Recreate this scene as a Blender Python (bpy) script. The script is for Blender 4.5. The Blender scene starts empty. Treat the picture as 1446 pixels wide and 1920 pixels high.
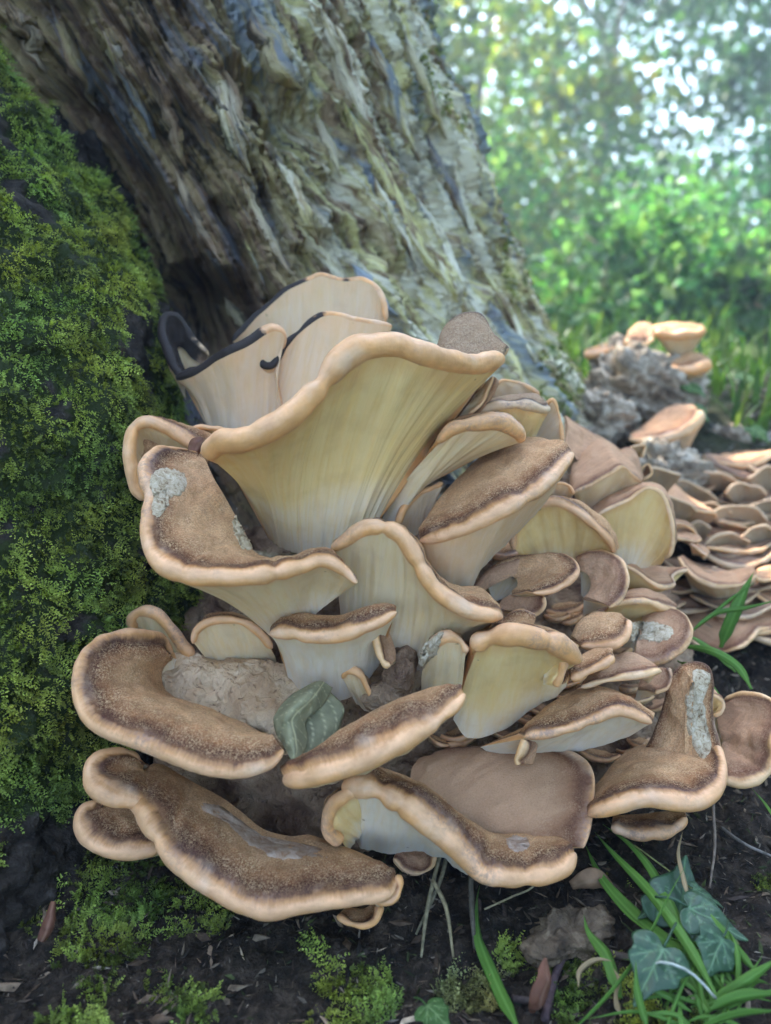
import bpy, bmesh, math, random
import numpy as np
from mathutils import Vector, Matrix
from mathutils.bvhtree import BVHTree

random.seed(7)
RNG = np.random.default_rng(11)
SC = bpy.context.scene
COL = SC.collection

# ------------------------------------------------------------------ camera
CAM_H, TILT, FPX = 0.36, math.radians(16.9), 1450.0     # metres, radians, focal length in photo pixels (1446 x 1920)
cam_data = bpy.data.cameras.new('camera')
cam = bpy.data.objects.new('camera', cam_data)
COL.objects.link(cam)
cam.location = (0, 0, CAM_H)
cam.rotation_euler = (math.radians(90) - TILT, 0, 0)
cam_data.sensor_fit = 'VERTICAL'
cam_data.sensor_height = 36.0
cam_data.lens = 36.0 * FPX / 1920.0
cam_data.clip_start = 0.01
cam_data.clip_end = 500
cam_data.dof.use_dof = True
cam_data.dof.focus_distance = 0.48
cam_data.dof.aperture_fstop = 27.2 / 5.5
SC.camera = cam

# ------------------------------------------------------------------ sky, sun, exposure
SUN_EL, SUN_AZ = math.radians(44), math.radians(-33)     # behind the stump, to its left
w = bpy.data.worlds.new('World'); SC.world = w; w.use_nodes = True
nt = w.node_tree; nt.nodes.clear()
sky = nt.nodes.new('ShaderNodeTexSky'); sky.sky_type = 'NISHITA'; sky.sun_disc = False
sky.sun_elevation = SUN_EL; sky.sun_rotation = SUN_AZ
sky.air_density = 0.5; sky.dust_density = 1.5; sky.ozone_density = 0.3
bg = nt.nodes.new('ShaderNodeBackground'); bg.inputs['Strength'].default_value = 0.15
wo = nt.nodes.new('ShaderNodeOutputWorld')
nt.links.new(sky.outputs[0], bg.inputs[0]); nt.links.new(bg.outputs[0], wo.inputs[0])
sl = bpy.data.lights.new('sun', 'SUN'); sl.energy = 3.2; sl.angle = math.radians(0.6); sl.color = (1.0, 0.93, 0.82)
sun = bpy.data.objects.new('sun', sl); COL.objects.link(sun)
sdir = Vector((math.sin(SUN_AZ) * math.cos(SUN_EL), math.cos(SUN_AZ) * math.cos(SUN_EL), math.sin(SUN_EL)))
sun.rotation_euler = sdir.to_track_quat('Z', 'Y').to_euler()
sun.location = sdir * 20
vs = SC.view_settings
vs.view_transform = 'Standard'; vs.look = 'None'; vs.gamma = 1.0; vs.use_curve_mapping = False
vs.exposure = 3.58
SC.cycles.use_denoising = True
SC.cycles.denoiser = 'OPENIMAGEDENOISE'
SC.cycles.max_bounces = 6; SC.cycles.diffuse_bounces = 3; SC.cycles.transmission_bounces = 4
SC.cycles.caustics_reflective = False; SC.cycles.caustics_refractive = False
SC.cycles.volume_bounces = 0
SC.cycles.sample_clamp_indirect = 6.0

# ------------------------------------------------------------------ helpers
FWD = np.array((0, math.cos(TILT), -math.sin(TILT)))
UPV = np.array((0, math.sin(TILT), math.cos(TILT)))
RGT = np.array((1.0, 0, 0))
CAM = np.array((0, 0, CAM_H))

def ray(x, y):
    return FWD + RGT * ((x - 723.0) / FPX) - UPV * ((y - 960.0) / FPX)
def at(x, y, d):                      # photo pixel + depth in cm -> point
    return CAM + ray(x, y) * (d * 0.01)

def fade(t): return t * t * t * (t * (t * 6 - 15) + 10)
_perm = RNG.permutation(512)
_perm = np.concatenate([_perm, _perm, _perm])
_grad = RNG.normal(size=(512, 3)); _grad /= np.linalg.norm(_grad, axis=1)[:, None]
def perlin(p):
    p = np.asarray(p, float)
    i = np.floor(p).astype(int); f = p - i; i &= 511
    u = fade(f); out = 0
    for dx in (0, 1):
        for dy in (0, 1):
            for dz in (0, 1):
                h = _perm[(_perm[(_perm[(i[..., 0] + dx) & 511] + i[..., 1] + dy) & 511] + i[..., 2] + dz) & 511]
                g = _grad[h]
                d = (g * (f - np.array((dx, dy, dz)))).sum(-1)
                wgt = (u[..., 0] if dx else 1 - u[..., 0]) * (u[..., 1] if dy else 1 - u[..., 1]) * (u[..., 2] if dz else 1 - u[..., 2])
                out = out + wgt * d
    return out * 1.6
def fbm(p, octs=4, gain=0.5):
    p = np.asarray(p, float); a, s, o = 1.0, 1.0, 0
    for _ in range(octs):
        o = o + a * perlin(p * s + 17.3 * s); a *= gain; s *= 2.03
    return o
def sstep(a, b, x):
    t = np.clip((x - a) / (b - a), 0, 1); return t * t * (3 - 2 * t)

def link_mesh(name, verts, faces, mat, parent=None, loc=(0, 0, 0), smooth=True, attrs=None, colors=None):
    me = bpy.data.meshes.new(name)
    v = np.asarray(verts, float) - np.asarray(loc, float)
    me.from_pydata(v.tolist() if len(v) < 4000 and not isinstance(faces, np.ndarray) else v.tolist(), [], faces.tolist() if isinstance(faces, np.ndarray) else faces)
    if smooth: me.polygons.foreach_set('use_smooth', [True] * len(me.polygons))
    for k, a in (attrs or {}).items():
        at_ = me.attributes.new(k, 'FLOAT', 'POINT'); at_.data.foreach_set('value', np.asarray(a, np.float32))
    if colors is not None:
        ca = me.attributes.new('tint', 'FLOAT_COLOR', 'POINT')
        c = np.ones((len(v), 4), np.float32); c[:, :3] = colors; ca.data.foreach_set('color', c.ravel())
    me.update()
    o = bpy.data.objects.new(name, me)
    if mat: me.materials.append(mat)
    COL.objects.link(o)
    if parent is not None: o.parent = parent
    return o
def quads_mesh(name, verts, quads, mat, parent=None, smooth=True, attrs=None, colors=None):
    """fast path for large meshes made of quads (numpy arrays)"""
    me = bpy.data.meshes.new(name); n, m = len(verts), len(quads); k = quads.shape[1]
    me.vertices.add(n); me.vertices.foreach_set('co', np.asarray(verts, np.float32).ravel())
    me.loops.add(m * k); me.loops.foreach_set('vertex_index', quads.astype(np.int32).ravel())
    me.polygons.add(m); me.polygons.foreach_set('loop_start', np.arange(0, m * k, k, dtype=np.int32))
    me.polygons.foreach_set('use_smooth', np.full(m, smooth))
    for kk, a in (attrs or {}).items():
        at_ = me.attributes.new(kk, 'FLOAT', 'POINT'); at_.data.foreach_set('value', np.asarray(a, np.float32).ravel())
    if colors is not None:
        ca = me.attributes.new('tint', 'FLOAT_COLOR', 'POINT')
        c = np.ones((n, 4), np.float32); c[:, :3] = colors; ca.data.foreach_set('color', c.ravel())
    me.update(calc_edges=True); me.validate()
    if mat: me.materials.append(mat)
    o = bpy.data.objects.new(name, me); COL.objects.link(o)
    if parent is not None: o.parent = parent
    return o
def empty(name, loc):
    o = bpy.data.objects.new(name, None); o.location = loc; o.empty_display_size = 0.02
    COL.objects.link(o); return o
def tag(o, label=None, cat=None, group=None, kind=None):
    if label: o['label'] = label
    if cat: o['category'] = cat
    if group: o['group'] = group
    if kind: o['kind'] = kind
    return o
def grid_quads(nu, nv, off=0):
    a = (np.arange(nu - 1)[:, None] * nv + np.arange(nv - 1)[None, :]).ravel() + off
    return np.stack([a, a + nv, a + nv + 1, a + 1], 1)

def spline(pts, n, par=None, tq=None):
    """Catmull-Rom through pts (k x m), n samples, chord-length parameter; returns samples and the parameter"""
    P = np.asarray(pts, float); k = len(P)
    if par is None:
        c = np.linalg.norm(np.diff(P[:, :3], axis=0), axis=1) + 1e-9
        par = np.concatenate([[0], np.cumsum(c)]); par /= par[-1]
    t = np.linspace(0, 1, n) if tq is None else tq
    m = np.zeros_like(P)
    for i in range(k):
        a, b = max(i - 1, 0), min(i + 1, k - 1)
        m[i] = (P[b] - P[a]) / (par[b] - par[a])
    s = np.clip(np.searchsorted(par, t, side='right') - 1, 0, k - 2)
    h = (par[s + 1] - par[s])[:, None]; x = ((t - par[s]) / (par[s + 1] - par[s]))[:, None]
    return ((2 * x**3 - 3 * x**2 + 1) * P[s] + (x**3 - 2 * x**2 + x) * h * m[s] + (-2 * x**3 + 3 * x**2) * P[s + 1] + (x**3 - x**2) * h * m[s + 1]), par

# ------------------------------------------------------------------ materials
def mat_new(name):
    m = bpy.data.materials.new(name); m.use_nodes = True
    n = m.node_tree; b = n.nodes['Principled BSDF']; b.inputs['Specular IOR Level'].default_value = 0.15; return m, n, b
def N(n, t, **kw):
    x = n.nodes.new(t)
    for k, v in kw.items():
        if k in x.inputs: x.inputs[k].default_value = v
        else: setattr(x, k, v)
    return x
def noise(n, vec, scale, detail=3, rough=0.55, dist=0.0):
    x = N(n, 'ShaderNodeTexNoise'); x.inputs['Scale'].default_value = scale; x.inputs['Detail'].default_value = detail
    x.inputs['Roughness'].default_value = rough; x.inputs['Distortion'].default_value = dist
    n.links.new(vec, x.inputs['Vector']); return x.outputs[0]
def ramp(n, fac, stops, interp='LINEAR'):
    x = n.nodes.new('ShaderNodeValToRGB'); x.color_ramp.interpolation = interp
    e = x.color_ramp.elements
    while len(e) < len(stops): e.new(0.5)
    for el, (p, c) in zip(e, stops):
        el.position = p; el.color = (*c, 1) if len(c) == 3 else c
    n.links.new(fac, x.inputs[0]); return x.outputs[0]
def math_(n, op, a, b=None, c=None, clamp=False):
    x = n.nodes.new('ShaderNodeMath'); x.operation = op; x.use_clamp = clamp
    for i, v in enumerate((a, b, c)):
        if v is None: continue
        if isinstance(v, (int, float)): x.inputs[i].default_value = v
        else: n.links.new(v, x.inputs[i])
    return x.outputs[0]
def mixc(n, fac, a, b, mode='MIX'):
    x = n.nodes.new('ShaderNodeMix'); x.data_type = 'RGBA'; x.blend_type = mode
    for s, v in ((0, fac), (6, a), (7, b)):
        if isinstance(v, (int, float)): x.inputs[s].default_value = v
        elif isinstance(v, tuple): x.inputs[s].default_value = (*v, 1)
        else: n.links.new(v, x.inputs[s])
    return x.outputs[2]
def maprange(n, v, a, b, c=0.0, d=1.0):
    x = n.nodes.new('ShaderNodeMapRange'); n.links.new(v, x.inputs[0])
    for i, q in enumerate((a, b, c, d)): x.inputs[i + 1].default_value = q
    return x.outputs[0]
def attr(n, name, out='Fac'):
    x = n.nodes.new('ShaderNodeAttribute'); x.attribute_name = name; return x.outputs[out]
def bump(n, b, h, strength=0.5, dist=0.001, normal=None):
    x = n.nodes.new('ShaderNodeBump'); x.inputs['Strength'].default_value = strength; x.inputs['Distance'].default_value = dist
    n.links.new(h, x.inputs['Height'])
    if normal is not None: n.links.new(normal, x.inputs['Normal'])
    n.links.new(x.outputs[0], b.inputs['Normal']); return x.outputs[0]
def coords(n, kind='Object'):
    return n.nodes.new('ShaderNodeTexCoord').outputs[kind]
def pos(n):
    return n.nodes.new('ShaderNodeNewGeometry').outputs['Position']

def felt_material(name, lip, lip2, dark, mid, felt, spk, speck=1.0, rimdark=(0.040, 0.031, 0.027), zones=1.0):
    """cap skin: pale lip, dark band behind it, velvety brown beyond; 'edge' counts lip radii in from the rim"""
    m, n, b = mat_new(name); p = pos(n)
    e = attr(n, 'edge')
    cx = N(n, 'ShaderNodeCombineXYZ'); n.links.new(attr(n, 'uu'), cx.inputs[0]); n.links.new(math_(n, 'MULTIPLY', e, 0.012), cx.inputs[1])
    fib = noise(n, cx.outputs[0], 55, 4, 0.65)
    n0 = noise(n, p, 30, 3); n1 = noise(n, p, 130, 3)
    e2 = math_(n, 'ADD', e, math_(n, 'MULTIPLY_ADD', n0, 2.0, -1.0))
    e2 = math_(n, 'ADD', e2, math_(n, 'MULTIPLY_ADD', fib, 0.9, -0.45))
    e2 = math_(n, 'ADD', e2, math_(n, 'MULTIPLY_ADD', n1, 0.8, -0.4))
    f = maprange(n, e2, -2.0, 8.0)
    och = tuple(0.62 * a_ + 0.38 * c * 1.2 for a_, c in zip(lip2, dark))
    col = ramp(n, f, [(0.0, lip2), (0.08, lip), (0.155, lip), (0.205, och), (0.265, dark), (0.33, dark), (0.46, mid), (0.70, felt), (1.0, tuple(min(1, 1.12 * c) for c in felt))])
    cz = N(n, 'ShaderNodeCombineXYZ'); n.links.new(math_(n, 'MULTIPLY', e, 0.22), cz.inputs[0]); n.links.new(math_(n, 'MULTIPLY', attr(n, 'uu'), 1.6), cz.inputs[1])
    zon = noise(n, cz.outputs[0], 3.5, 4, 0.6, 0.2)
    col = mixc(n, zones, col, ramp(n, zon, [(0.3, (0.78, 0.75, 0.73)), (0.5, (1.0, 1.0, 1.0)), (0.7, (1.2, 1.17, 1.14))]), 'MULTIPLY')
    msk = maprange(n, e2, 0.5, 1.5)
    s1 = noise(n, p, 1050, 3, 0.6, 0.9); s2 = noise(n, p, 90, 3)
    sp = math_(n, 'MULTIPLY', maprange(n, s1, 0.46, 0.62), maprange(n, s2, 0.35, 0.62, 0.35, 1.0))
    sp = math_(n, 'MULTIPLY', math_(n, 'MULTIPLY', sp, msk), 0.55 * speck)
    col = mixc(n, sp, col, spk)
    dk = math_(n, 'MULTIPLY', maprange(n, noise(n, p, 900, 2), 0.5, 0.66), math_(n, 'MULTIPLY', msk, 0.3 * speck))
    col = mixc(n, dk, col, tuple(0.7 * c for c in dark))
    # lip: faint mottling and bruises
    lm = math_(n, 'SUBTRACT', 1.0, msk)
    mot = math_(n, 'MULTIPLY', maprange(n, noise(n, p, 45, 4, 0.6), 0.42, 0.72), math_(n, 'MULTIPLY', lm, 0.55))
    col = mixc(n, mot, col, tuple(0.72 * c for c in lip2))
    wh = math_(n, 'MULTIPLY', maprange(n, noise(n, p, 38, 3), 0.55, 0.75), math_(n, 'MULTIPLY', lm, 0.45))
    col = mixc(n, wh, col, (0.76, 0.58, 0.42))
    scr = math_(n, 'MULTIPLY', maprange(n, noise(n, p, 210, 5, 0.7, 1.5), 0.68, 0.74), math_(n, 'MULTIPLY', lm, 0.45))
    col = mixc(n, scr, col, (0.16, 0.09, 0.06))
    bru = math_(n, 'MULTIPLY', maprange(n, noise(n, p, 24, 4, 0.6), 0.54, 0.66), maprange(n, noise(n, p, 420, 3, 0.7), 0.40, 0.62))
    col = mixc(n, math_(n, 'MULTIPLY', math_(n, 'MULTIPLY', bru, lm), 0.65), col, (0.26, 0.165, 0.13))
    dkr = attr(n, 'dark')
    dmask = maprange(n, math_(n, 'ADD', dkr, math_(n, 'MULTIPLY_ADD', noise(n, p, 110, 4, 0.65), 1.3, -0.65)), 0.36, 0.60)
    col = mixc(n, dmask, col, rimdark)
    n.links.new(col, b.inputs['Base Color'])
    n.links.new(maprange(n, msk, 0.0, 1.0, 0.46, 0.75), b.inputs['Roughness'])
    n.links.new(math_(n, 'MULTIPLY', maprange(n, msk, 0.0, 1.0, 0.38, 0.10), math_(n, 'SUBTRACT', 1.0, math_(n, 'MULTIPLY', dmask, 0.7))), b.inputs['Specular IOR Level'])
    b.inputs['Subsurface Weight'].default_value = 0.10
    b.inputs['Subsurface Radius'].default_value = (1.0, 0.5, 0.25); b.inputs['Subsurface Scale'].default_value = 0.004
    hh = math_(n, 'MULTIPLY', s1, msk)
    hh = math_(n, 'ADD', hh, math_(n, 'MULTIPLY', noise(n, p, 140, 4), 0.7))
    hh = math_(n, 'ADD', hh, math_(n, 'MULTIPLY', fib, 0.35))
    bump(n, b, hh, 0.8, 0.0012)
    return m

LIP = (0.76, 0.43, 0.225); LIP2 = (0.72, 0.36, 0.135)
M_FELT = felt_material('velvety brown cap skin', LIP, LIP2, (0.080, 0.027, 0.014), (0.27, 0.118, 0.050), (0.50, 0.275, 0.132), (0.92, 0.64, 0.36))
M_PINK = felt_material('reddish tan cap skin', (0.76, 0.48, 0.25), (0.72, 0.40, 0.16), (0.15, 0.062, 0.034), (0.32, 0.165, 0.092), (0.46, 0.26, 0.145), (0.74, 0.50, 0.31), 0.6)
M_SLAB = felt_material('smooth warm brown cap skin', LIP, LIP2, (0.12, 0.048, 0.026), (0.29, 0.145, 0.075), (0.43, 0.245, 0.135), (0.66, 0.44, 0.27), 0.45, zones=0.25)
M_DRAB = felt_material('drab brown old cap skin', (0.58, 0.40, 0.23), (0.5, 0.32, 0.16), (0.13, 0.07, 0.045), (0.26, 0.155, 0.10), (0.36, 0.225, 0.145), (0.5, 0.36, 0.26), 0.5)
M_GREY = felt_material('grey brown cap skin', (0.66, 0.44, 0.25), (0.62, 0.4, 0.2), (0.055, 0.033, 0.024), (0.17, 0.10, 0.062), (0.29, 0.185, 0.11), (0.62, 0.46, 0.29))

def pore_material(name, near, mid, root):
    m, n, b = mat_new(name); p = pos(n)
    e = attr(n, 'root'); e2 = math_(n, 'ADD', e, math_(n, 'MULTIPLY_ADD', noise(n, p, 40, 3), 0.5, -0.25))
    col = ramp(n, e2, [(0.0, near), (0.14, mid), (0.55, mid), (1.0, root)])
    # streaks that run from lip to stem
    cx = N(n, 'ShaderNodeCombineXYZ'); n.links.new(attr(n, 'uu'), cx.inputs[0]); n.links.new(math_(n, 'MULTIPLY', e, 0.12), cx.inputs[1])
    st = noise(n, cx.outputs[0], 26, 4, 0.6, 0.3)
    col = mixc(n, maprange(n, st, 0.42, 0.72, 0.0, 0.45), col, tuple(c * k for c, k in zip(mid, (0.97, 0.82, 0.5))))
    col = mixc(n, maprange(n, noise(n, p, 55, 3), 0.5, 0.8, 0.0, 0.5), col, tuple(0.78 * c for c in near))
    spots = maprange(n, noise(n, p, 130, 2, 0.4), 0.76, 0.80, 0.0, 0.65)
    col = mixc(n, spots, col, (0.25, 0.15, 0.07))
    n.links.new(col, b.inputs['Base Color'])
    b.inputs['Roughness'].default_value = 0.7; b.inputs['Specular IOR Level'].default_value = 0.18
    b.inputs['Subsurface Weight'].default_value = 0.18
    b.inputs['Subsurface Radius'].default_value = (1.0, 0.6, 0.3); b.inputs['Subsurface Scale'].default_value = 0.005
    h = math_(n, 'ADD', math_(n, 'MULTIPLY', st, 1.2), math_(n, 'MULTIPLY', noise(n, p, 700, 2), 0.2))
    bump(n, b, h, 0.28, 0.0018)
    return m
M_PORE = pore_material('cream pore surface', (0.76, 0.52, 0.29), (0.78, 0.585, 0.34), (0.72, 0.60, 0.46))
M_PORE_Y = pore_material('yellow pore surface', (0.76, 0.46, 0.19), (0.81, 0.57, 0.255), (0.76, 0.62, 0.45))
M_PORE_W = pore_material('whitish pore surface', (0.78, 0.61, 0.41), (0.78, 0.65, 0.48), (0.70, 0.61, 0.50))
M_PORE_P = pore_material('pinkish pore surface', (0.76, 0.49, 0.28), (0.72, 0.51, 0.32), (0.60, 0.48, 0.36))

M_PORE_D = pore_material('drab old pore surface', (0.46, 0.33, 0.2), (0.44, 0.335, 0.215), (0.34, 0.26, 0.18))

def scar_material():
    m, n, b = mat_new('white bitten flesh'); p = pos(n)
    t = noise(n, p, 260, 5, 0.75, 1.0)
    col = ramp(n, t, [(0.36, (0.22, 0.13, 0.065)), (0.47, (0.50, 0.39, 0.25)), (0.7, (0.74, 0.64, 0.48))])
    n.links.new(col, b.inputs['Base Color']); b.inputs['Roughness'].default_value = 0.8
    bump(n, b, t, 0.9, 0.002); return m
M_SCAR = scar_material()
def scuff_material(name, a_, b_):
    m, n, b = mat_new(name); p = pos(n); t = noise(n, p, 160, 5, 0.7, 0.5)
    n.links.new(ramp(n, t, [(0.35, a_), (0.62, b_)]), b.inputs['Base Color']); b.inputs['Roughness'].default_value = 0.6
    bump(n, b, t, 0.7, 0.002); return m
M_SCUFF = scuff_material('pale bluish scuffed skin', (0.30, 0.165, 0.09), (0.48, 0.36, 0.27))
M_TORN = scuff_material('torn cream flesh', (0.30, 0.20, 0.10), (0.66, 0.54, 0.36))

def flesh_material():
    m, n, b = mat_new('knobbly tan fungus flesh'); p = pos(n)
    t = noise(n, p, 90, 5, 0.65, 0.8); t2 = noise(n, p, 26, 4); pit = noise(n, p, 210, 3, 0.6, 1.0)
    col = ramp(n, t2, [(0.3, (0.09, 0.045, 0.028)), (0.45, (0.24, 0.145, 0.085)), (0.6, (0.42, 0.28, 0.17)), (0.8, (0.6, 0.46, 0.33))])
    col = mixc(n, maprange(n, t, 0.44, 0.34, 0, 0.8), col, (0.12, 0.06, 0.04))
    col = mixc(n, maprange(n, pit, 0.62, 0.70, 0, 0.75), col, (0.10, 0.05, 0.035))
    n.links.new(col, b.inputs['Base Color']); b.inputs['Roughness'].default_value = 0.7
    bump(n, b, math_(n, 'ADD', t, math_(n, 'MULTIPLY', pit, -0.8)), 1.0, 0.006); return m
M_FLESH = flesh_material()
def tan_flesh_material():
    m, n, b = mat_new('pale tan fungus flesh'); p = pos(n)
    t = noise(n, p, 40, 5, 0.6, 0.5); pit = noise(n, p, 120, 3, 0.6, 1.5)
    col = ramp(n, t, [(0.3, (0.40, 0.24, 0.13)), (0.5, (0.58, 0.39, 0.23)), (0.75, (0.70, 0.53, 0.35))])
    col = mixc(n, maprange(n, pit, 0.60, 0.68, 0, 0.7), col, (0.12, 0.055, 0.03))
    n.links.new(col, b.inputs['Base Color']); b.inputs['Roughness'].default_value = 0.6
    bump(n, b, math_(n, 'ADD', t, math_(n, 'MULTIPLY', pit, -0.9)), 0.9, 0.005); return m
M_FLESH_TAN = tan_flesh_material()

# ------------------------------------------------------------------ ground
def g_base(x, y):
    t = np.clip(y - 0.54, 0, None)
    z = 0.31 * np.where(t < 0.62, t, 0.62) - 0.0
    z = z + 0.035 * np.clip(y - 1.16, 0, 40) * np.exp(-np.clip(y - 1.16, 0, 40) * 0.02)
    z = z + 0.012 * np.exp(-((x + 0.30) ** 2 + (y - 0.33) ** 2) / 0.02)
    return z
def g_height(x, y):
    x = np.asarray(x, float); y = np.asarray(y, float)
    p = np.stack([x, y, np.zeros_like(x)], -1)
    near = np.exp(-np.clip(np.hypot(x - 0.1, y - 0.6) - 0.7, 0, None) * 1.5)
    return g_base(x, y) + near * (0.010 * fbm(p * 9, 3) + 0.006 * fbm(p * 38 + 5, 3, 0.6) + 0.004 * np.abs(fbm(p * 110 + 3, 2))) + (1 - near) * 0.06 * fbm(p * 0.8, 3)

def axis(lo, hi, step, far_lo, far_hi, grow=1.22):
    a = list(np.arange(lo, hi, step)); s = step
    l = [];  v = lo
    while v > far_lo: s *= grow; v -= s; l.append(v)
    s = step; r = []; v = a[-1]
    while v < far_hi: s *= grow; v += s; r.append(v)
    return np.array(l[::-1] + a + r)
XS = axis(-0.45, 0.85, 0.0042, -90, 90); YS = axis(0.16, 1.35, 0.0042, -60, 140)
GX, GY = np.meshgrid(XS, YS, indexing='ij')
GZ = g_height(GX, GY)

def soil_material():
    m, n, b = mat_new('dark crumbly soil'); p = pos(n)
    t = noise(n, p, 90, 6, 0.68, 0.3); t2 = noise(n, p, 420, 3, 0.6)
    col = ramp(n, t, [(0.32, (0.008, 0.006, 0.005)), (0.5, (0.026, 0.019, 0.013)), (0.62, (0.065, 0.047, 0.033)), (0.8, (0.10, 0.078, 0.058))])
    col = mixc(n, maprange(n, t2, 0.64, 0.75, 0, 0.6), col, (0.10, 0.08, 0.06))
    far = N(n, 'ShaderNodeSeparateXYZ'); n.links.new(p, far.inputs[0])
    gcol = ramp(n, noise(n, p, 6, 4), [(0.3, (0.03, 0.045, 0.015)), (0.7, (0.09, 0.13, 0.035))])
    col = mixc(n, maprange(n, math_(n, 'ADD', far.outputs[1], math_(n, 'MULTIPLY', noise(n, p, 5, 3), 0.7)), 1.3, 1.7), col, gcol)
    col = mixc(n, maprange(n, math_(n, 'MULTIPLY', far.outputs[1], -1.0), -0.12, 0.3), col, gcol)
    n.links.new(col, b.inputs['Base Color']); b.inputs['Roughness'].default_value = 0.85
    bump(n, b, math_(n, 'ADD', t, math_(n, 'MULTIPLY', t2, 0.5)), 0.9, 0.006); return m
M_SOIL = soil_material()
ground = quads_mesh('ground', np.stack([GX, GY, GZ], -1).reshape(-1, 3), grid_quads(len(XS), len(YS))[:, [0, 1, 2, 3]], M_SOIL)
tag(ground, 'dark crumbly woodland soil around the stump, grassy further back', kind='structure')

def project(P):
    q = np.asarray(P) - CAM
    d = q @ FWD
    return 723 + FPX * (q @ RGT) / d, 960 - FPX * (q @ UPV) / d, d
def ground_at(x, y, lift=0.0):
    """where the photo pixel meets the ground"""
    r = ray(x, y); lo, hi = 0.2, 6.0
    ts = np.concatenate([np.linspace(0.2, 2.0, 900), np.linspace(2.0, 8.0, 300)])
    P = CAM + r * ts[:, None]
    dz = P[:, 2] - g_height(P[:, 0], P[:, 1]) - lift
    k = np.argmax(dz < 0) if (dz < 0).any() else len(ts) - 1
    return P[k]

# ------------------------------------------------------------------ stump: rotten trunk, mossy root
zt = np.array([-0.1, 0.0, 0.2, 0.3, 0.435, 0.69, 0.9, 1.3, 2.5])
cxt = np.array([-0.16, -0.17, -0.20, -0.22, -0.24, -0.30, -0.34, -0.40, -0.52])
rt = np.array([0.58, 0.54, 0.455, 0.405, 0.362, 0.336, 0.33, 0.32, 0.28])
CY = 1.10
th = np.concatenate([np.linspace(-math.pi, -1.35, 30)[:-1], np.linspace(-1.35, 1.75, 430), np.linspace(1.75, math.pi, 28)[1:]])
zz = np.concatenate([np.linspace(-0.1, 0.12, 16)[:-1], np.linspace(0.12, 0.80, 330), np.linspace(0.80, 2.45, 60)[1:]])
TH, ZZ = np.meshgrid(th, zz, indexing='ij')
def smooth_interp(z, a, b):
    return spline(np.stack([a, b], 1), 0, par=(a - a[0]) / (a[-1] - a[0]), tq=np.clip((z - a[0]) / (a[-1] - a[0]), 0, 0.99999))[0][:, 1]
CXz = smooth_interp(zz, zt, cxt); Rz = smooth_interp(zz, zt, rt)
def trunk_base(R): return np.stack([CXz[None, :] + R * np.sin(TH), CY - R * np.cos(TH), ZZ], -1)
R0 = np.broadcast_to(Rz, TH.shape).copy()
R0 += 0.05 * np.exp(-((TH - 1.25) / 0.35) ** 2) * np.exp(-np.clip(ZZ, 0, None) / 0.16)
B0 = trunk_base(R0)
PXt, PYt, PDt = project(B0)
FA = TH * 0.38 + 0.36 * ZZ
FZ = ZZ - 0.25 * TH * 0.38
wq = np.stack([FA * 6, FZ * 3, TH * 0], -1)
wob = 0.008 * fbm(wq * 0.6 + 9, 2)
FAw = FA + wob
def fn(fa, fz, off=0, o=3, g=0.5): return fbm(np.stack([FAw * fa, FZ * fz, np.full_like(FA, off)], -1), o, g)
disp = 0.030 * fn(4.5, 1.6, 1) + 0.007 * fn(13, 2.0, 2)
rid = 1 - np.abs(fn(22, 1.5, 3, 2)) * 2.2
disp += 0.007 * rid
disp += 0.008 * (1 - np.abs(fn(80, 4, 4, 3)) * 2)
crk = 1 - np.abs(fn(30, 1.3, 12, 2)) * 3.2
disp -= 0.016 * np.clip(crk, 0, 1) ** 3
crk2 = 1 - np.abs(fn(95, 3.0, 13, 2)) * 3.0
disp -= 0.006 * np.clip(crk2, 0, 1) ** 2
flk = fn(60, 24, 14, 2); disp += 0.005 * sstep(0.0, 0.03, flk)
pl = fn(16, 6.0, 6, 3); disp += 0.015 * sstep(0.0, 0.05, pl) - 0.008
pl2 = fn(40, 14, 7, 3); disp += 0.0055 * sstep(0.0, 0.04, pl2)
disp += 0.0035 * fbm(B0 * 60, 4, 0.6) + 0.0022 * fbm(B0 * 230, 2)
def seg(x0, y0, x1, y1, wd):
    dx, dy = x1 - x0, y1 - y0; L = math.hypot(dx, dy)
    t = np.clip(((PXt - x0) * dx + (PYt - y0) * dy) / L ** 2, 0, 1)
    return np.exp(-(np.hypot(PXt - x0 - t * dx, PYt - y0 - t * dy) / wd) ** 2)
rag = 22 * fbm(B0 * 30, 3)
front = (TH > -1.6) & (TH < 1.7)
def cut(x, y, rx, ry, depth, rot=0.55, hard=0.35):
    c, s = math.cos(rot), math.sin(rot); X = (PXt - x + rag); Y = (PYt - y + rag)
    u = (X * c + Y * s) / rx; v = (-X * s + Y * c) / ry
    return -depth * sstep(1.0 + hard, 1.0 - hard, np.hypot(u, v)) * front
disp += cut(520, 205, 120, 55, 0.045, 0.35) + cut(600, 300, 60, 110, 0.025, -0.5) + cut(255, 430, 80, 270, 0.09, -0.5, 0.5)
disp += cut(370, 600, 120, 80, 0.09, 0.2, 0.5) + cut(640, 480, 80, 60, 0.028, -0.3) + cut(780, 560, 40, 90, 0.018, -0.5) + cut(330, 260, 40, 120, 0.02, -0.55)
disp += cut(110, 110, 40, 130, 0.02, -0.5)
disp -= 0.03 * seg(405, 385, 545, 640, 15) * front + 0.02 * seg(300, 90, 420, 400, 16) * front + 0.018 * seg(700, 130, 900, 560, 10) * front
disp += 0.017 * seg(640, 190, 850, 560, 26) * front + 0.02 * seg(400, 120, 450, 330, 45) * front
disp += 0.014 * seg(445, 420, 500, 560, 7) * front
TV = trunk_base(R0 + disp)
TV[..., 2] += np.where(ZZ > 2.2, 0.10 * fbm(B0 * 7, 3), 0)

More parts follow.
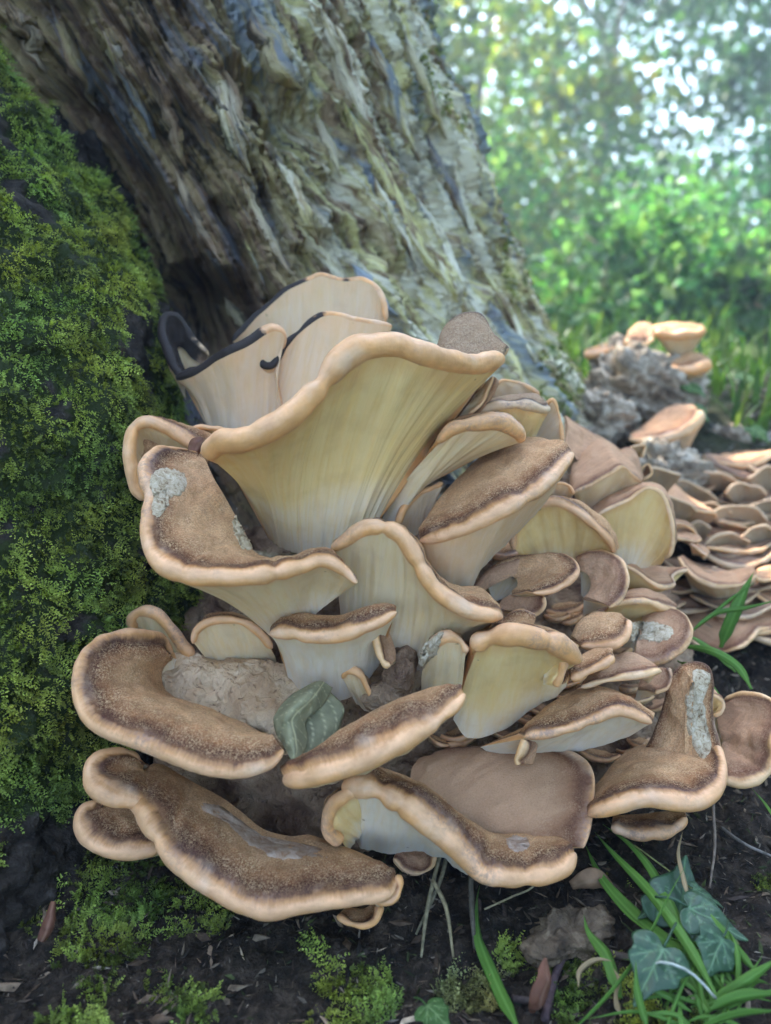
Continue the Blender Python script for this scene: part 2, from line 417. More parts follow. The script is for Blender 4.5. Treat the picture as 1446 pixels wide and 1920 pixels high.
def wood_material():
    m, n, b = mat_new('weathered rotten wood')
    p = pos(n)
    cx = N(n, 'ShaderNodeCombineXYZ'); n.links.new(attr(n, 'fa'), cx.inputs[0]); n.links.new(attr(n, 'fz'), cx.inputs[1])
    v = cx.outputs[0]
    def st(sx, sy, scale, det=4, off=0.0, rough=0.6, dist=0.4):
        mp = N(n, 'ShaderNodeMapping'); mp.inputs['Scale'].default_value = (sx, sy, 1); mp.inputs['Location'].default_value = (off, off * 0.7, off)
        n.links.new(v, mp.inputs[0]); return noise(n, mp.outputs[0], scale, det, rough, dist)
    a = st(1, 0.14, 75, 7, 0.0, 0.72)
    col = ramp(n, a, [(0.32, (0.028, 0.02, 0.016)), (0.43, (0.16, 0.10, 0.06)), (0.53, (0.38, 0.265, 0.165)), (0.68, (0.64, 0.52, 0.36))])
    zone = attr(n, 'pale')
    pale = math_(n, 'MULTIPLY', maprange(n, st(1, 0.2, 17, 5, 3.1, 0.7), 0.42, 0.52), maprange(n, st(1, 0.22, 110, 5, 1.3, 0.7), 0.42, 0.52))
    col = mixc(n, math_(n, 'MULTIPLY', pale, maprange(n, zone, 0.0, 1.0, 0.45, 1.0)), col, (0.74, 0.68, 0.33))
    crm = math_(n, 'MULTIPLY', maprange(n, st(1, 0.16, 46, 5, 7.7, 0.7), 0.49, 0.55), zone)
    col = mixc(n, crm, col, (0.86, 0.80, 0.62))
    blue = maprange(n, st(1, 0.14, 26, 5, 5.2, 0.7), 0.53, 0.60)
    col = mixc(n, math_(n, 'MULTIPLY', blue, 0.8), col, (0.27, 0.34, 0.45))
    dk = maprange(n, st(1, 0.25, 42, 5, 11.2, 0.7), 0.56, 0.63)
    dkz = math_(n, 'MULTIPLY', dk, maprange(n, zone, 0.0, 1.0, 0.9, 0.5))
    col = mixc(n, dkz, col, (0.03, 0.022, 0.018))
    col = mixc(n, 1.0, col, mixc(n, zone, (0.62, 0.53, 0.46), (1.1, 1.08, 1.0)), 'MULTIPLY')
    gr = maprange(n, noise(n, p, 9, 4), 0.58, 0.75, 0, 0.25)
    col = mixc(n, gr, col, (0.16, 0.16, 0.06))
    n.links.new(col, b.inputs['Base Color']); b.inputs['Roughness'].default_value = 0.72
    b.inputs['Specular IOR Level'].default_value = 0.22
    h = math_(n, 'ADD', st(1, 0.12, 190, 4, 2.0), math_(n, 'MULTIPLY', noise(n, p, 330, 4, 0.7), 0.7))
    bump(n, b, h, 1.0, 0.007); return m
M_WOOD = wood_material()
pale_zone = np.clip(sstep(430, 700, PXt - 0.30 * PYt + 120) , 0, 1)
stump = empty('tree_stump', (-0.17, 1.1, 0.0))
tag(stump, 'large rotten leaning stump with weathered flaking wood, moss on its root', 'tree stump')
def to_parent(o, root):
    o.parent = root; o.matrix_parent_inverse = Matrix.Translation(-Vector(root.location)); return o
trunk = quads_mesh('trunk', TV.reshape(-1, 3), grid_quads(len(th), len(zz)), M_WOOD, attrs={'fa': FAw, 'fz': FZ, 'pale': pale_zone})
to_parent(trunk, stump)
tag(trunk, 'weathered grey and cream rotten wood with deep fibre cracks')

# mossy root on the left: rows of photo pixels with depth (cm)
ROOT = [
    [(-520, -260, 84), (-250, -260, 74), (-60, -260, 70), (40, -230, 72), (80, -220, 80)],
    [(-520, 60, 76), (-250, 60, 62), (-80, 70, 60), (0, 95, 64), (50, 80, 78)],
    [(-520, 320, 70), (-250, 320, 54), (0, 330, 54.5), (110, 330, 60), (195, 300, 76)],
    [(-520, 600, 66), (-250, 600, 49), (0, 600, 49.5), (190, 590, 53.5), (305, 575, 72)],
    [(-520, 850, 62), (-250, 860, 46), (0, 860, 47), (210, 850, 51.5), (380, 800, 72)],
    [(-520, 1150, 58), (-250, 1150, 43), (0, 1160, 45), (220, 1150, 51), (480, 1080, 70)],
    [(-520, 1450, 55), (-250, 1450, 40.5), (0, 1450, 44), (150, 1440, 48.5), (480, 1350, 66)],
    [(-520, 1650, 52), (-250, 1660, 39), (0, 1650, 43.2), (110, 1640, 47.5), (480, 1560, 62)],
    [(-520, 1900, 48), (-250, 1900, 38.5), (0, 1880, 43), (100, 1850, 46.5), (480, 1750, 58)],
]
NU, NV = 330, 200
rows = []
for rw in ROOT:
    q = np.array([at(*p) for p in rw]); rows.append(spline(q, NV)[0])
rows = np.array(rows)
par = np.array([-260, 60, 320, 600, 850, 1150, 1450, 1650, 1900], float); par = (par - par[0]) / (par[-1] - par[0])
RG = np.zeros((NU, NV, 3))
for j in range(NV): RG[:, j] = spline(rows[:, j], NU, par=par)[0]
def grid_normals(G):
    du = np.gradient(G, axis=0); dv = np.gradient(G, axis=1); nn = np.cross(dv, du)
    nn /= np.linalg.norm(nn, axis=-1)[..., None] + 1e-12; return nn
RN = grid_normals(RG)
if (RN.reshape(-1, 3) @ -FWD).mean() < 0: RN = -RN
RG = RG + RN * (0.012 * fbm(RG * 11, 3) + 0.009 * fbm(RG * 40, 3) + 0.003 * fbm(RG * 120, 3))[..., None]
def bark_material():
    m, n, b = mat_new('dark damp bark'); p = pos(n)
    t = noise(n, p, 70, 6, 0.65, 0.4)
    col = ramp(n, t, [(0.3, (0.008, 0.006, 0.005)), (0.5, (0.026, 0.020, 0.015)), (0.7, (0.07, 0.055, 0.045)), (0.85, (0.14, 0.12, 0.10))])
    col = mixc(n, math_(n, 'MULTIPLY', attr(n, 'mossy'), maprange(n, noise(n, p, 55, 3), 0.15, 0.45)), col, (0.020, 0.028, 0.006))
    n.links.new(col, b.inputs['Base Color']); b.inputs['Roughness'].default_value = 0.7
    bump(n, b, math_(n, 'ADD', t, math_(n, 'MULTIPLY', noise(n, p, 350, 3), 0.4)), 0.9, 0.005); return m
M_BARK = bark_material()
q = grid_quads(NU, NV)
rx, ry, rd = project(RG)
edge_x = np.interp(ry, [-300, 60, 150, 280, 330, 430, 520, 600, 720, 800, 1100, 1200, 1400, 1480, 1600, 1700], [20, 5, 62, 120, 190, 250, 290, 308, 340, 420, 470, 330, 250, 160, 90, 60])
mk = (rx < edge_x + 14 * fbm(RG * 40, 2)) & (rx > -420)
gap = fbm(RG * 17 + 3, 4)
mk = mk & (gap > -0.5 + 0.5 * np.exp(-(((rx - 250) / 50) ** 2 + ((ry - 630) / 70) ** 2)) * 2.2)
mk = mk & np.where(ry > 1420, (gap > -0.5 + (ry - 1420) / 420.0), True)
root_o = quads_mesh('root', RG.reshape(-1, 3), q, M_BARK, attrs={'mossy': mk.astype(float)}); to_parent(root_o, stump)
tag(root_o, 'dark damp buttress root under thick green moss')

# loose splinters and slabs of wood on the trunk, laid along the grain
step = 2
TVs = TV[29:29 + 430:step, ::step]
TBVH = BVHTree.FromPolygons(TVs.reshape(-1, 3).tolist(), grid_quads(*TVs.shape[:2]).tolist())
def trunk_hit(x, y):
    r_ = ray(x, y); r_ = r_ / np.linalg.norm(r_)
    h = TBVH.ray_cast(Vector(CAM), Vector(r_)); return np.array(h[0]) if h[0] is not None else None
def splinter(x0, y0, x1, y1, wd, thick, pale, k):
    n, m_ = 30, 6
    t_ = np.linspace(0, 1, n); xs = x0 + (x1 - x0) * t_; ys = y0 + (y1 - y0) * t_
    nz = fbm(np.stack([t_ * 2.2, np.full(n, k * 3.3), t_ * 0], -1), 2)
    L = math.hypot(x1 - x0, y1 - y0); sx, sy = -(y1 - y0) / L, (x1 - x0) / L
    xs = xs + sx * nz * wd * 0.35; ys = ys + sy * nz * wd * 0.35
    C = [trunk_hit(x, y) for x, y in zip(xs, ys)]
    if any(c is None for c in C): return
    C = np.array(C); dd = (C - CAM) @ FWD
    ker = np.ones(9) / 9; dd = np.convolve(np.pad(dd, 4, 'edge'), ker, 'valid') - thick * 0.4
    C = np.array([CAM + ray(x, y) * d_ for x, y, d_ in zip(xs, ys, dd)])
    tg = np.gradient(C, axis=0); tg /= np.linalg.norm(tg, axis=1)[:, None]
    S_ = np.cross(tg, FWD); S_ /= np.linalg.norm(S_, axis=1)[:, None]; O = np.cross(S_, tg)
    O = np.where((O @ FWD)[:, None] > 0, -O, O)
    wm = 0.5 * wd * dd / FPX * np.clip(np.minimum(t_ * 5, (1 - t_) * 3.2), 0.06, 1) * (1 + 0.4 * fbm(np.stack([t_ * 9, np.full(n, k * 5.1), t_ * 0], -1), 3))
    cr = np.linspace(-1, 1, m_)
    hgt = thick * (np.array([-1.2, 0.75, 1.0, 0.85, 0.6, -1.2])[None] + 0.35 * fbm(np.stack([np.tile(t_[:, None] * 9, (1, m_)), np.tile(cr * 2.5, (n, 1)), np.full((n, m_), k * 1.7)], -1), 3))
    V = C[:, None] + (wm[:, None] * cr[None])[..., None] * S_[:, None] + hgt[..., None] * O[:, None]
    fa_ = (wm[:, None] * cr[None]) + k * 0.37; fz_ = np.tile((t_ * L * dd.mean() / FPX)[:, None], (1, m_)) + k
    o = quads_mesh('wood_splinter', V.reshape(-1, 3), grid_quads(n, m_), M_WOOD, attrs={'fa': fa_, 'fz': fz_, 'pale': np.full(fa_.size, pale)})
    to_parent(o, stump)
SPL = [(640, 185, 850, 560, 34, 0.008, 1.0), (600, 20, 700, 240, 40, 0.007, 0.7), (690, 60, 790, 300, 30, 0.006, 0.9), (445, 415, 512, 572, 9, 0.006, 0.9), (470, 20, 560, 170, 60, 0.009, 0.3), (385, 110, 470, 330, 48, 0.009, 0.5),
       (520, 300, 600, 470, 34, 0.007, 0.8), (560, 420, 660, 560, 28, 0.006, 0.8), (760, 330, 880, 560, 26, 0.007, 1.0), (820, 480, 930, 690, 28, 0.007, 1.0), (700, 330, 780, 500, 22, 0.006, 1.0), (880, 560, 990, 730, 22, 0.006, 1.0),
       (280, 130, 350, 320, 30, 0.008, 0.2), (200, 60, 290, 260, 28, 0.008, 0.2), (330, 330, 420, 500, 26, 0.007, 0.3), (420, 560, 480, 640, 24, 0.006, 0.4), (90, 10, 180, 210, 34, 0.008, 0.2), (590, 210, 640, 330, 24, 0.007, 0.6),
       (760, 60, 840, 260, 26, 0.006, 0.6), (800, 250, 880, 440, 24, 0.006, 0.7), (900, 500, 1010, 680, 18, 0.006, 1.0), (450, 330, 540, 520, 22, 0.006, 0.5), (660, 500, 740, 600, 30, 0.007, 0.9), (20, 0, 80, 130, 40, 0.008, 0.4)]
for k, s_ in enumerate(SPL): splinter(*s_[:5], s_[5] * 0.8, s_[6], k)

# ------------------------------------------------------------------ fungus caps
CAST = []        # (verts, faces) of built caps, for laying small things on them
def cap_geometry(rim, top=None, bot=None, r=20, tb=0.0, ub=0.0, mid=None, back=(1.0, 2.5), curl=25, taper=(0.3, 0.3), seed=0, esc=1.0, dark=None, rough=1.0, eoff=0.0):
    """rim / top / bot: photo pixels with depth in cm; the lip is an arc of radius r pixels round the rim line"""
    rp = np.array([p[:3] for p in rim], float); rr = np.array([(p[3] if len(p) > 3 else r) for p in rim], float)
    R = np.array([at(*p) for p in rp]); rad = rr * rp[:, 2] * 0.01 / FPX
    length = np.linalg.norm(np.diff(rp[:, :2], axis=0), axis=1).sum()
    nu = int(np.clip(length / 4.5, 26, 150))
    S, par = spline(np.column_stack([R, rad]), nu); Rm = S[:, :3]; ra = np.clip(S[:, 3], 1e-4, None)
    u = np.linspace(0, 1, nu)
    ends = np.ones(nu)
    w0 = 0.09
    e0 = np.clip(u / w0, 0, 1); e1 = np.clip((1 - u) / w0, 0, 1)
    ra = ra * (taper[0] + (1 - taper[0]) * np.sqrt(1 - (1 - e0) ** 2)) * (taper[1] + (1 - taper[1]) * np.sqrt(1 - (1 - e1) ** 2))
    sd = seed * 7.31
    nz = perlin(np.stack([u * length / 55, np.full(nu, sd), u * 0], -1))
    nz2 = perlin(np.stack([u * length / 22, np.full(nu, sd + 3), u * 0], -1))
    ra = ra * (1 + rough * (0.14 * nz + 0.05 * nz2))
    ra = ra * 0.92
    rgn = np.random.default_rng(seed + 100)
    for _ in range(rgn.integers(1, 4)):
        u0 = rgn.uniform(0.08, 0.92); ra = ra * (1 - rgn.uniform(0.12, 0.4) * np.exp(-((u - u0) * length / rgn.uniform(6, 16)) ** 2))
    scale = (rp[:, 2].mean() * 0.01 / FPX)
    Rm = Rm + UPV * (rough * (1.4 * nz2 + 3.4 * nz) * scale)[:, None]
    def line(pl):
        pl = np.array([at(*p) for p in pl])
        if len(pl) == 1: return np.repeat(pl, nu, 0)
        return spline(pl, nu, par=par if len(pl) == len(rim) else None)[0]
    T = line(top) if top is not None else None
    B = line(bot) if bot is not None else None
    DN = np.array((0, 0, -1.0))
    if T is None:
        T = Rm + (B - Rm) * 0.7 + FWD * 0.025 - DN * 0.006
    if B is None:
        bf = np.clip(np.minimum(u, 1 - u) * 7, 0.12, 1)[:, None]
        B = T + (FWD * back[0] * 0.01 + DN * back[1] * 0.01) * bf
    t = np.gradient(Rm, axis=0); 
    for _ in range(3): t[1:-1] = (t[:-2] + 2 * t[1:-1] + t[2:]) / 4
    t /= np.linalg.norm(t, axis=1)[:, None]
    def perp(v):
        v = v - (v * t).sum(1)[:, None] * t
        for _ in range(6): v[1:-1] = (v[:-2] + 2 * v[1:-1] + v[2:]) / 4
        v = v - (v * t).sum(1)[:, None] * t
        return v / (np.linalg.norm(v, axis=1)[:, None] + 1e-12)
    a = perp(T - Rm); b = perp(B - Rm)
    ca = np.cross(t, a)
    s = 1.0 if (ca * -(b - (a * b).sum(1)[:, None] * a)).sum() >= 0 else -1.0
    gam = np.arctan2(s * (t * np.cross(b, a)).sum(1), (a * b).sum(1))
    gam = np.where(gam < -2.2, gam + 2 * math.pi, gam)
    gam = np.clip(gam, -0.9, 2.6)
    for _ in range(8): gam[1:-1] = (gam[:-2] + 2 * gam[1:-1] + gam[2:]) / 4
    sweep = math.pi - gam + math.radians(curl)
    na = s * ca
    NA = 12; ph = np.linspace(0, 1, NA)[None, :] * sweep[:, None]
    arc = Rm[:, None] + ra[:, None, None] * (np.cos(ph)[..., None] * na[:, None] + np.sin(ph)[..., None] * np.cross(s * t, na)[:, None])
    arc = arc + (arc - Rm[:, None]) * (rough * (0.09 * fbm(arc * 70 + sd, 3)))[..., None] * np.clip(np.minimum(np.arange(NA), 4) / 4.0, 0, 1)[None, :, None]
    p0, p1 = arc[:, 0], arc[:, -1]
    NT, NB = 26, 24
    st = (np.linspace(0, 1, NT) ** 1.35)[None, :, None]; sb = (np.linspace(0, 1, NB) ** 1.2)[None, :, None]
    if mid is not None:
        Mi = line(mid); C = 2 * Mi - 0.5 * (p0 + T)
        top_s = (1 - st) ** 2 * p0[:, None] + 2 * st * (1 - st) * C[:, None] + st ** 2 * T[:, None]
    else:
        top_s = p0[:, None] + (T - p0)[:, None] * st
    top_s = top_s + na[:, None] * (tb * scale) * np.sin(math.pi * st ** 0.8)
    nb_ = -s * np.cross(t, b)
    bot_s = p1[:, None] + (B - p1)[:, None] * sb + nb_[:, None] * (ub * scale) * np.sin(math.pi * sb)
    # unevenness
    wv = (fbm(top_s * 50 + sd, 3) * 0.0022 + fbm(top_s * 130 + sd, 2) * 0.0005) * rough * np.clip(st[..., 0] * 6, 0, 1) * np.clip((1 - st[..., 0]) * 8, 0.3, 1)
    top_s = top_s + na[:, None] * wv[..., None]
    uu = (u * length / 300)[:, None]
    str_ = perlin(np.stack([np.broadcast_to(uu * 11, bot_s.shape[:2]), np.broadcast_to(sb[..., 0] * 1.1, bot_s.shape[:2]), np.full(bot_s.shape[:2], sd)], -1))
    str2 = perlin(np.stack([np.broadcast_to(uu * 27, bot_s.shape[:2]), np.broadcast_to(sb[..., 0] * 1.6, bot_s.shape[:2]), np.full(bot_s.shape[:2], sd + 5)], -1))
    bot_s = bot_s + nb_[:, None] * ((0.0015 * str_ + 0.0006 * str2) * rough * np.clip(sb[..., 0] * 8, 0, 1))[..., None]
    # skin: top (reversed, from T to lip) + arc
    skin = np.concatenate([top_s[:, ::-1], arc[:, 1:]], 1)
    dtop = np.concatenate([np.zeros((nu, 1)), np.cumsum(np.linalg.norm(np.diff(top_s, axis=1), axis=2), 1)], 1)
    rref = np.maximum(ra, 0.55 * ra.max())[:, None]
    edge = np.concatenate([(dtop / rref)[:, ::-1] * esc, -ph[:, 1:] * 1.0], 1) + eoff + 0.3
    dk = np.zeros(skin.shape[:2])
    if dark is not None:
        dk[:] = np.interp(u, [q_[0] for q_ in dark], [q_[1] for q_ in dark])[:, None]
    sk_edge_b = dict(edge=edge.ravel(), dark=dk.ravel(), uu=np.broadcast_to(uu + seed * 3.7, edge.shape).ravel())
    nsk = skin.shape[1]
    rootv = np.broadcast_to(sb[..., 0], bot_s.shape[:2])
    uuv = np.broadcast_to(uu, bot_s.shape[:2]) + seed * 3.7
    return dict(skin=skin, skin_attr=sk_edge_b, pore=bot_s, pore_attr=dict(root=rootv.ravel(), uu=uuv.ravel()), base=B.mean(0))

def end_faces(nu, nv):
    return [list(range(0, nv)), list(range((nu - 1) * nv, nu * nv))[::-1]]
def mixed_mesh(name, V, F, mat, parent, attrs):
    tri = F[:, 2] == F[:, 3]
    nq, nt_ = int((~tri).sum()), int(tri.sum())
    me = bpy.data.meshes.new(name)
    me.vertices.add(len(V)); me.vertices.foreach_set('co', np.asarray(V, np.float32).ravel())
    loops = np.concatenate([F[~tri].ravel(), F[tri][:, :3].ravel()]).astype(np.int32)
    me.loops.add(len(loops)); me.loops.foreach_set('vertex_index', loops)
    me.polygons.add(nq + nt_)
    me.polygons.foreach_set('loop_start', np.concatenate([np.arange(nq) * 4, nq * 4 + np.arange(nt_) * 3]).astype(np.int32))
    me.polygons.foreach_set('use_smooth', np.full(nq + nt_, True))
    for k_, a_ in attrs.items():
        at_ = me.attributes.new(k_, 'FLOAT', 'POINT'); at_.data.foreach_set('value', np.asarray(a_, np.float32).ravel())
    me.update(calc_edges=True); me.validate(); me.materials.append(mat)
    o = bpy.data.objects.new(name, me); COL.objects.link(o); o.parent = parent
    return o
def add_cap(root, geo, skin_mat, pore_mat, cap_name='cap', pore_name='pore_surface'):
    loc = np.array(root.location)
    sk, po = geo['skin'], geo['pore']
    q1 = grid_quads(sk.shape[0], sk.shape[1]); q2 = grid_quads(po.shape[0], po.shape[1])
    # close both ends between skin and pores
    vs_, fs_ = [sk.reshape(-1, 3)], [q1]; off = sk.shape[0] * sk.shape[1]
    at_ = {k_: [np.asarray(v_)] for k_, v_ in geo['skin_attr'].items()}; ns = sk.shape[1]
    for k in (0, sk.shape[0] - 1):
        prof = np.concatenate([sk[k], po[k, 1:]], 0); c = prof.mean(0)
        m_ = len(prof); idx = np.arange(m_); nx = (idx + 1) % m_
        vs_ += [prof, c[None]]
        fs_.append(np.stack([idx + off, nx + off, np.full(m_, off + m_), np.full(m_, off + m_)], 1)); off += m_ + 1
        for k_ in at_:
            row = np.asarray(geo['skin_attr'][k_]).reshape(sk.shape[:2])[k]
            fill = {'edge': -2.0, 'dark': 0.0}.get(k_, row[0])
            at_[k_].append(np.concatenate([row, np.full(m_ - ns + 1, fill)]))
    V1 = np.concatenate(vs_); F1 = np.concatenate(fs_)
    o1 = mixed_mesh(cap_name, V1 - loc, F1, skin_mat, root, {k_: np.concatenate(v_) for k_, v_ in at_.items()})
    o2 = quads_mesh(pore_name, po.reshape(-1, 3) - loc, q2, pore_mat, root, attrs=geo['pore_attr'])
    CAST.append((sk.reshape(-1, 3), q1)); CAST.append((po.reshape(-1, 3), q2))
    return o1, o2
SEED = [0]
def mushroom(label, rim, top=None, bot=None, skin=None, pore=None, group='fungus caps growing at the stump foot', **kw):
    SEED[0] += 1
    geo = cap_geometry(rim, top, bot, seed=SEED[0], **kw)
    root = empty('mushroom', geo['base'].tolist())
    tag(root, label, 'mushroom', group)
    add_cap(root, geo, skin or M_FELT, pore or M_PORE)
    return root
def lobe(root, rim, top=None, bot=None, skin=None, pore=None, name='lobe', **kw):
    SEED[0] += 1
    geo = cap_geometry(rim, top, bot, seed=SEED[0], **kw)
    o1, o2 = add_cap(root, geo, skin or M_FELT, pore or M_PORE, name, 'lobe_underside')
    return o1
def D(pts, *ds):
    """attach depths to pixels: one depth for all, or a list interpolated along"""
    n = len(pts); xs = np.linspace(0, 1, len(ds)) if len(ds) > 1 else [0]
    return [(p[0], p[1], float(np.interp(i / max(n - 1, 1), xs, ds)) if len(ds) > 1 else ds[0], *p[2:]) for i, p in enumerate(pts)]

# --- the tall funnel cap in the middle
big = mushroom('large peach-lipped funnel cap with broad yellow pores, tallest of the clump',
    rim=[(392, 850, 45, 24), (416, 828, 44, 26), (452, 825, 43), (494, 812, 42.5), (540, 782, 42.5), (588, 737, 43), (620, 698, 43.5), (655, 666, 44), (700, 650, 44.5), (745, 650, 45), (790, 664, 45.5), (830, 676, 46.5, 24), (870, 683, 48, 22), (910, 681, 49.5, 21), (938, 672, 51, 18)],
    top=D([(480, 870), (600, 830), (700, 800), (850, 760), (900, 740)], 57, 59, 58), bot=D([(505, 1010), (530, 1028), (580, 1042), (640, 1040), (685, 1005), (705, 985)], 54, 52, 51.5, 53), r=27, ub=-26, tb=4, curl=38, pore=M_PORE_Y, taper=(0.75, 0.7), esc=0.7, eoff=-0.55)
lobe(big, rim=D([(826, 645), (838, 612), (862, 592), (888, 586), (908, 596), (920, 624), (938, 642), (954, 655)], 53.5, 54.5, 52), top=D([(830, 668), (850, 672), (875, 678), (900, 680), (925, 676), (945, 668)], 50.5, 51.5), r=5, back=(2.5, 0.5), tb=10, curl=0, skin=M_GREY, eoff=0.5)

# --- dark-edged caps behind the funnel
mushroom('rearmost upright cap with blackened rim, cream underside facing out, against the rotten wood',
    rim=D([(436, 640), (470, 604), (515, 565), (560, 535), (600, 522), (640, 526), (685, 530), (712, 552), (724, 600)], 62, 63, 62.5), bot=D([(470, 720), (560, 745), (640, 745), (700, 720)], 64, 62, 64), r=9, ub=-14, dark=[(0, 1), (0.42, 1), (0.52, 0.0), (0.6, 0), (0.68, .6), (0.76, 0), (1, 0)], pore=M_PORE_P, curl=10, esc=1.0)
mid2 = mushroom('scroll-edged cap with black rim and pink cream underside behind the large funnel',
    rim=D([(506, 668, 5), (496, 668, 7), (490, 677, 8), (496, 686, 8), (509, 686, 8), (520, 672, 8), (532, 650, 8), (565, 619, 9), (600, 595, 9), (630, 591, 9), (660, 601, 9), (700, 607, 8), (735, 612, 8)], 57, 57, 58, 59), bot=D([(500, 700), (490, 760), (500, 810), (560, 820), (620, 810), (690, 780)], 58.5, 59, 58, 60), r=9, ub=-6, dark=[(0, 1), (0.36, 1), (0.44, .7), (0.56, .7), (0.62, 0), (1, 0)], pore=M_PORE_P, curl=15, rough=0.5)
bowl = mushroom('bowl-shaped cap with thick black rim leaning on the mossy root',
    rim=D([(332, 706), (360, 700), (400, 678), (440, 658), (470, 640), (492, 626), (512, 618), (526, 624), (527, 642), (514, 660)], 58.5, 56, 56.5, 57.5), top=D([(345, 695), (380, 690), (420, 680), (460, 665), (490, 660), (505, 655)], 61, 62, 60), bot=D([(382, 790), (410, 815), (450, 825), (500, 820), (540, 800)], 60, 58, 59), r=13, ub=-10, dark=[(0, 1), (0.62, 1), (0.72, .6), (0.78, 0), (1, 0)], pore=M_PORE_P, curl=15)
lobe(bowl, rim=D([(390, 668), (365, 642), (345, 612), (328, 594), (310, 596), (304, 618), (312, 650), (326, 684), (345, 712)], 62, 61, 59.5, 58.5), top=D([(380, 685), (360, 672), (345, 655), (335, 650), (335, 660), (345, 690)], 62, 61.5, 60), r=10, dark=[(0, .2), (0.2, .8), (0.5, 1), (1, 1)], back=(0.5, 3.0), skin=M_GREY, curl=10)

# --- left caps
ring = mushroom('curled brown cap with thick peach rim beside the moss, behind the slug-bitten cap',
    rim=D([(272, 935), (256, 915), (247, 880), (243, 840), (252, 803), (278, 790), (306, 798), (334, 815), (366, 836), (388, 850)], 50, 50, 51, 52), top=D([(330, 850), (345, 838), (352, 826), (360, 815), (375, 810), (395, 812), (410, 820)], 53, 55, 54), bot=D([(300, 930), (296, 905), (290, 870), (296, 850), (330, 870), (380, 900)], 52, 53, 54), r=14, tb=6, ub=-6, taper=(0.5, 0.6))
lobe(ring, rim=D([(352, 806), (375, 800), (400, 803), (425, 812)], 53.5), top=D([(360, 820), (400, 822), (425, 824)], 55), r=6, back=(1, 1))
bitten = mushroom('broad brown cap with a white slug bite and thick peach rim, left of the funnel',
    rim=[(372, 852, 51, 8), (340, 848, 50, 12), (300, 854, 48.5, 17), (276, 874, 47, 19), (277, 903, 46, 19), (284, 930, 45.5, 14), (279, 965, 44.5, 16), (280, 1010, 43.5, 18), (298, 1050, 42.5, 20), (337, 1073, 41.8, 22), (390, 1080, 41.5, 21), (450, 1081, 41.5, 20), (510, 1077, 42, 19), (560, 1062, 42.5, 17), (600, 1052, 43, 14), (640, 1064, 43, 14), (670, 1094, 42.5, 9)],
    top=[(384, 856, 51), (386, 862, 51), (390, 872, 50.5), (395, 884, 50), (402, 898, 49.5), (410, 912, 49), (420, 930, 48.5), (432, 950, 48.5), (445, 972, 48), (458, 995, 47.5), (468, 1018, 47), (478, 1034, 46.5), (505, 1044, 46), (545, 1043, 45.5), (585, 1028, 45), (625, 1036, 44.5), (660, 1072, 43.2)],
    bot=D([(430, 960), (440, 1020), (455, 1080), (480, 1140), (505, 1190), (540, 1200), (575, 1170), (600, 1145), (625, 1125)], 54, 52, 50, 48.5, 48, 47, 46), r=19, tb=2, ub=-10, pore=M_PORE, eoff=-0.15)

# --- middle caps
wavy = mushroom('wavy peach-lipped cap with cream pores, arching in front of the funnel stem',
    rim=[(622, 1030, 46, 12), (650, 1012, 45.5, 16), (680, 994, 45), (714, 989, 44.5), (748, 1002, 44.5), (772, 1034, 44.5), (794, 1074, 44.5), (824, 1112, 44.5), (868, 1140, 44.5), (915, 1154, 45, 15), (942, 1156, 46, 10)],
    top=D([(640, 1010), (690, 985), (740, 985), (785, 1020), (815, 1070), (850, 1098), (900, 1100), (935, 1135)], 50, 50, 48), bot=D([(640, 1170), (690, 1230), (750, 1255), (820, 1250), (880, 1225)], 50, 49, 50), r=18, ub=-18, tb=2, curl=35, eoff=-0.4)
E = mushroom('small tongue-like cap with brown top and pale lip over the rolled dead leaf',
    rim=D([(506, 1188, 9), (530, 1186, 15), (575, 1190, 17), (620, 1192, 17), (665, 1184, 16), (710, 1164, 13), (744, 1146, 8)], 44.5, 43.8, 44), top=D([(520, 1172), (560, 1152), (600, 1154), (640, 1152), (690, 1135), (725, 1130), (744, 1138)], 46.5, 46.5, 45.5), bot=D([(540, 1270), (590, 1315), (640, 1315), (690, 1280), (715, 1240)], 49, 48.5, 48.5), r=17, ub=-12, tb=8, pore=M_PORE_W, curl=30)
lobe(E, rim=D([(704, 1172), (704, 1192), (708, 1212), (714, 1232), (722, 1246), (732, 1248)], 45.5, 45), top=D([(722, 1164), (728, 1182), (736, 1202), (742, 1222), (742, 1240)], 47.5, 46.5), r=8, back=(1, 1), skin=M_PINK)
mushroom('thick ear-shaped brown cap with pale rounded rim by the mossy root, above the lowest caps',
    rim=[(322, 1222, 49, 10), (300, 1202, 48.3, 15), (265, 1196, 47.2, 18), (218, 1198, 46, 19), (176, 1222, 45, 20), (156, 1260, 44, 21), (156, 1300, 43.4, 22), (175, 1342, 42.6, 22), (215, 1370, 42, 22), (275, 1390, 41.5, 22), (335, 1415, 41, 22), (400, 1437, 40.6, 20), (460, 1442, 40.6, 18), (506, 1428, 41, 16), (530, 1408, 41.6, 12)],
    top=[(330, 1228, 49.5), (322, 1236, 49.5), (312, 1246, 49.4), (306, 1258, 49.2), (304, 1272, 49), (308, 1288, 48.8), (318, 1300, 48.5), (338, 1312, 48.2), (366, 1320, 47.8), (396, 1328, 47.2), (430, 1344, 46.4), (462, 1358, 45.6), (488, 1372, 44.8), (510, 1384, 43.8), (526, 1395, 42.6)],
    r=22, tb=26, back=(0.5, 3.0), eoff=0.75, esc=1.0)
mushroom('small smooth brown finger cap behind the ear-shaped cap, against the moss',
    rim=D([(252, 1180), (248, 1162), (262, 1150), (290, 1150), (315, 1170), (340, 1205), (362, 1232)], 51.5, 51, 51), top=D([(262, 1186), (275, 1190), (300, 1200), (320, 1222), (345, 1245)], 52.5), r=13, tb=6, back=(0.5, 2))
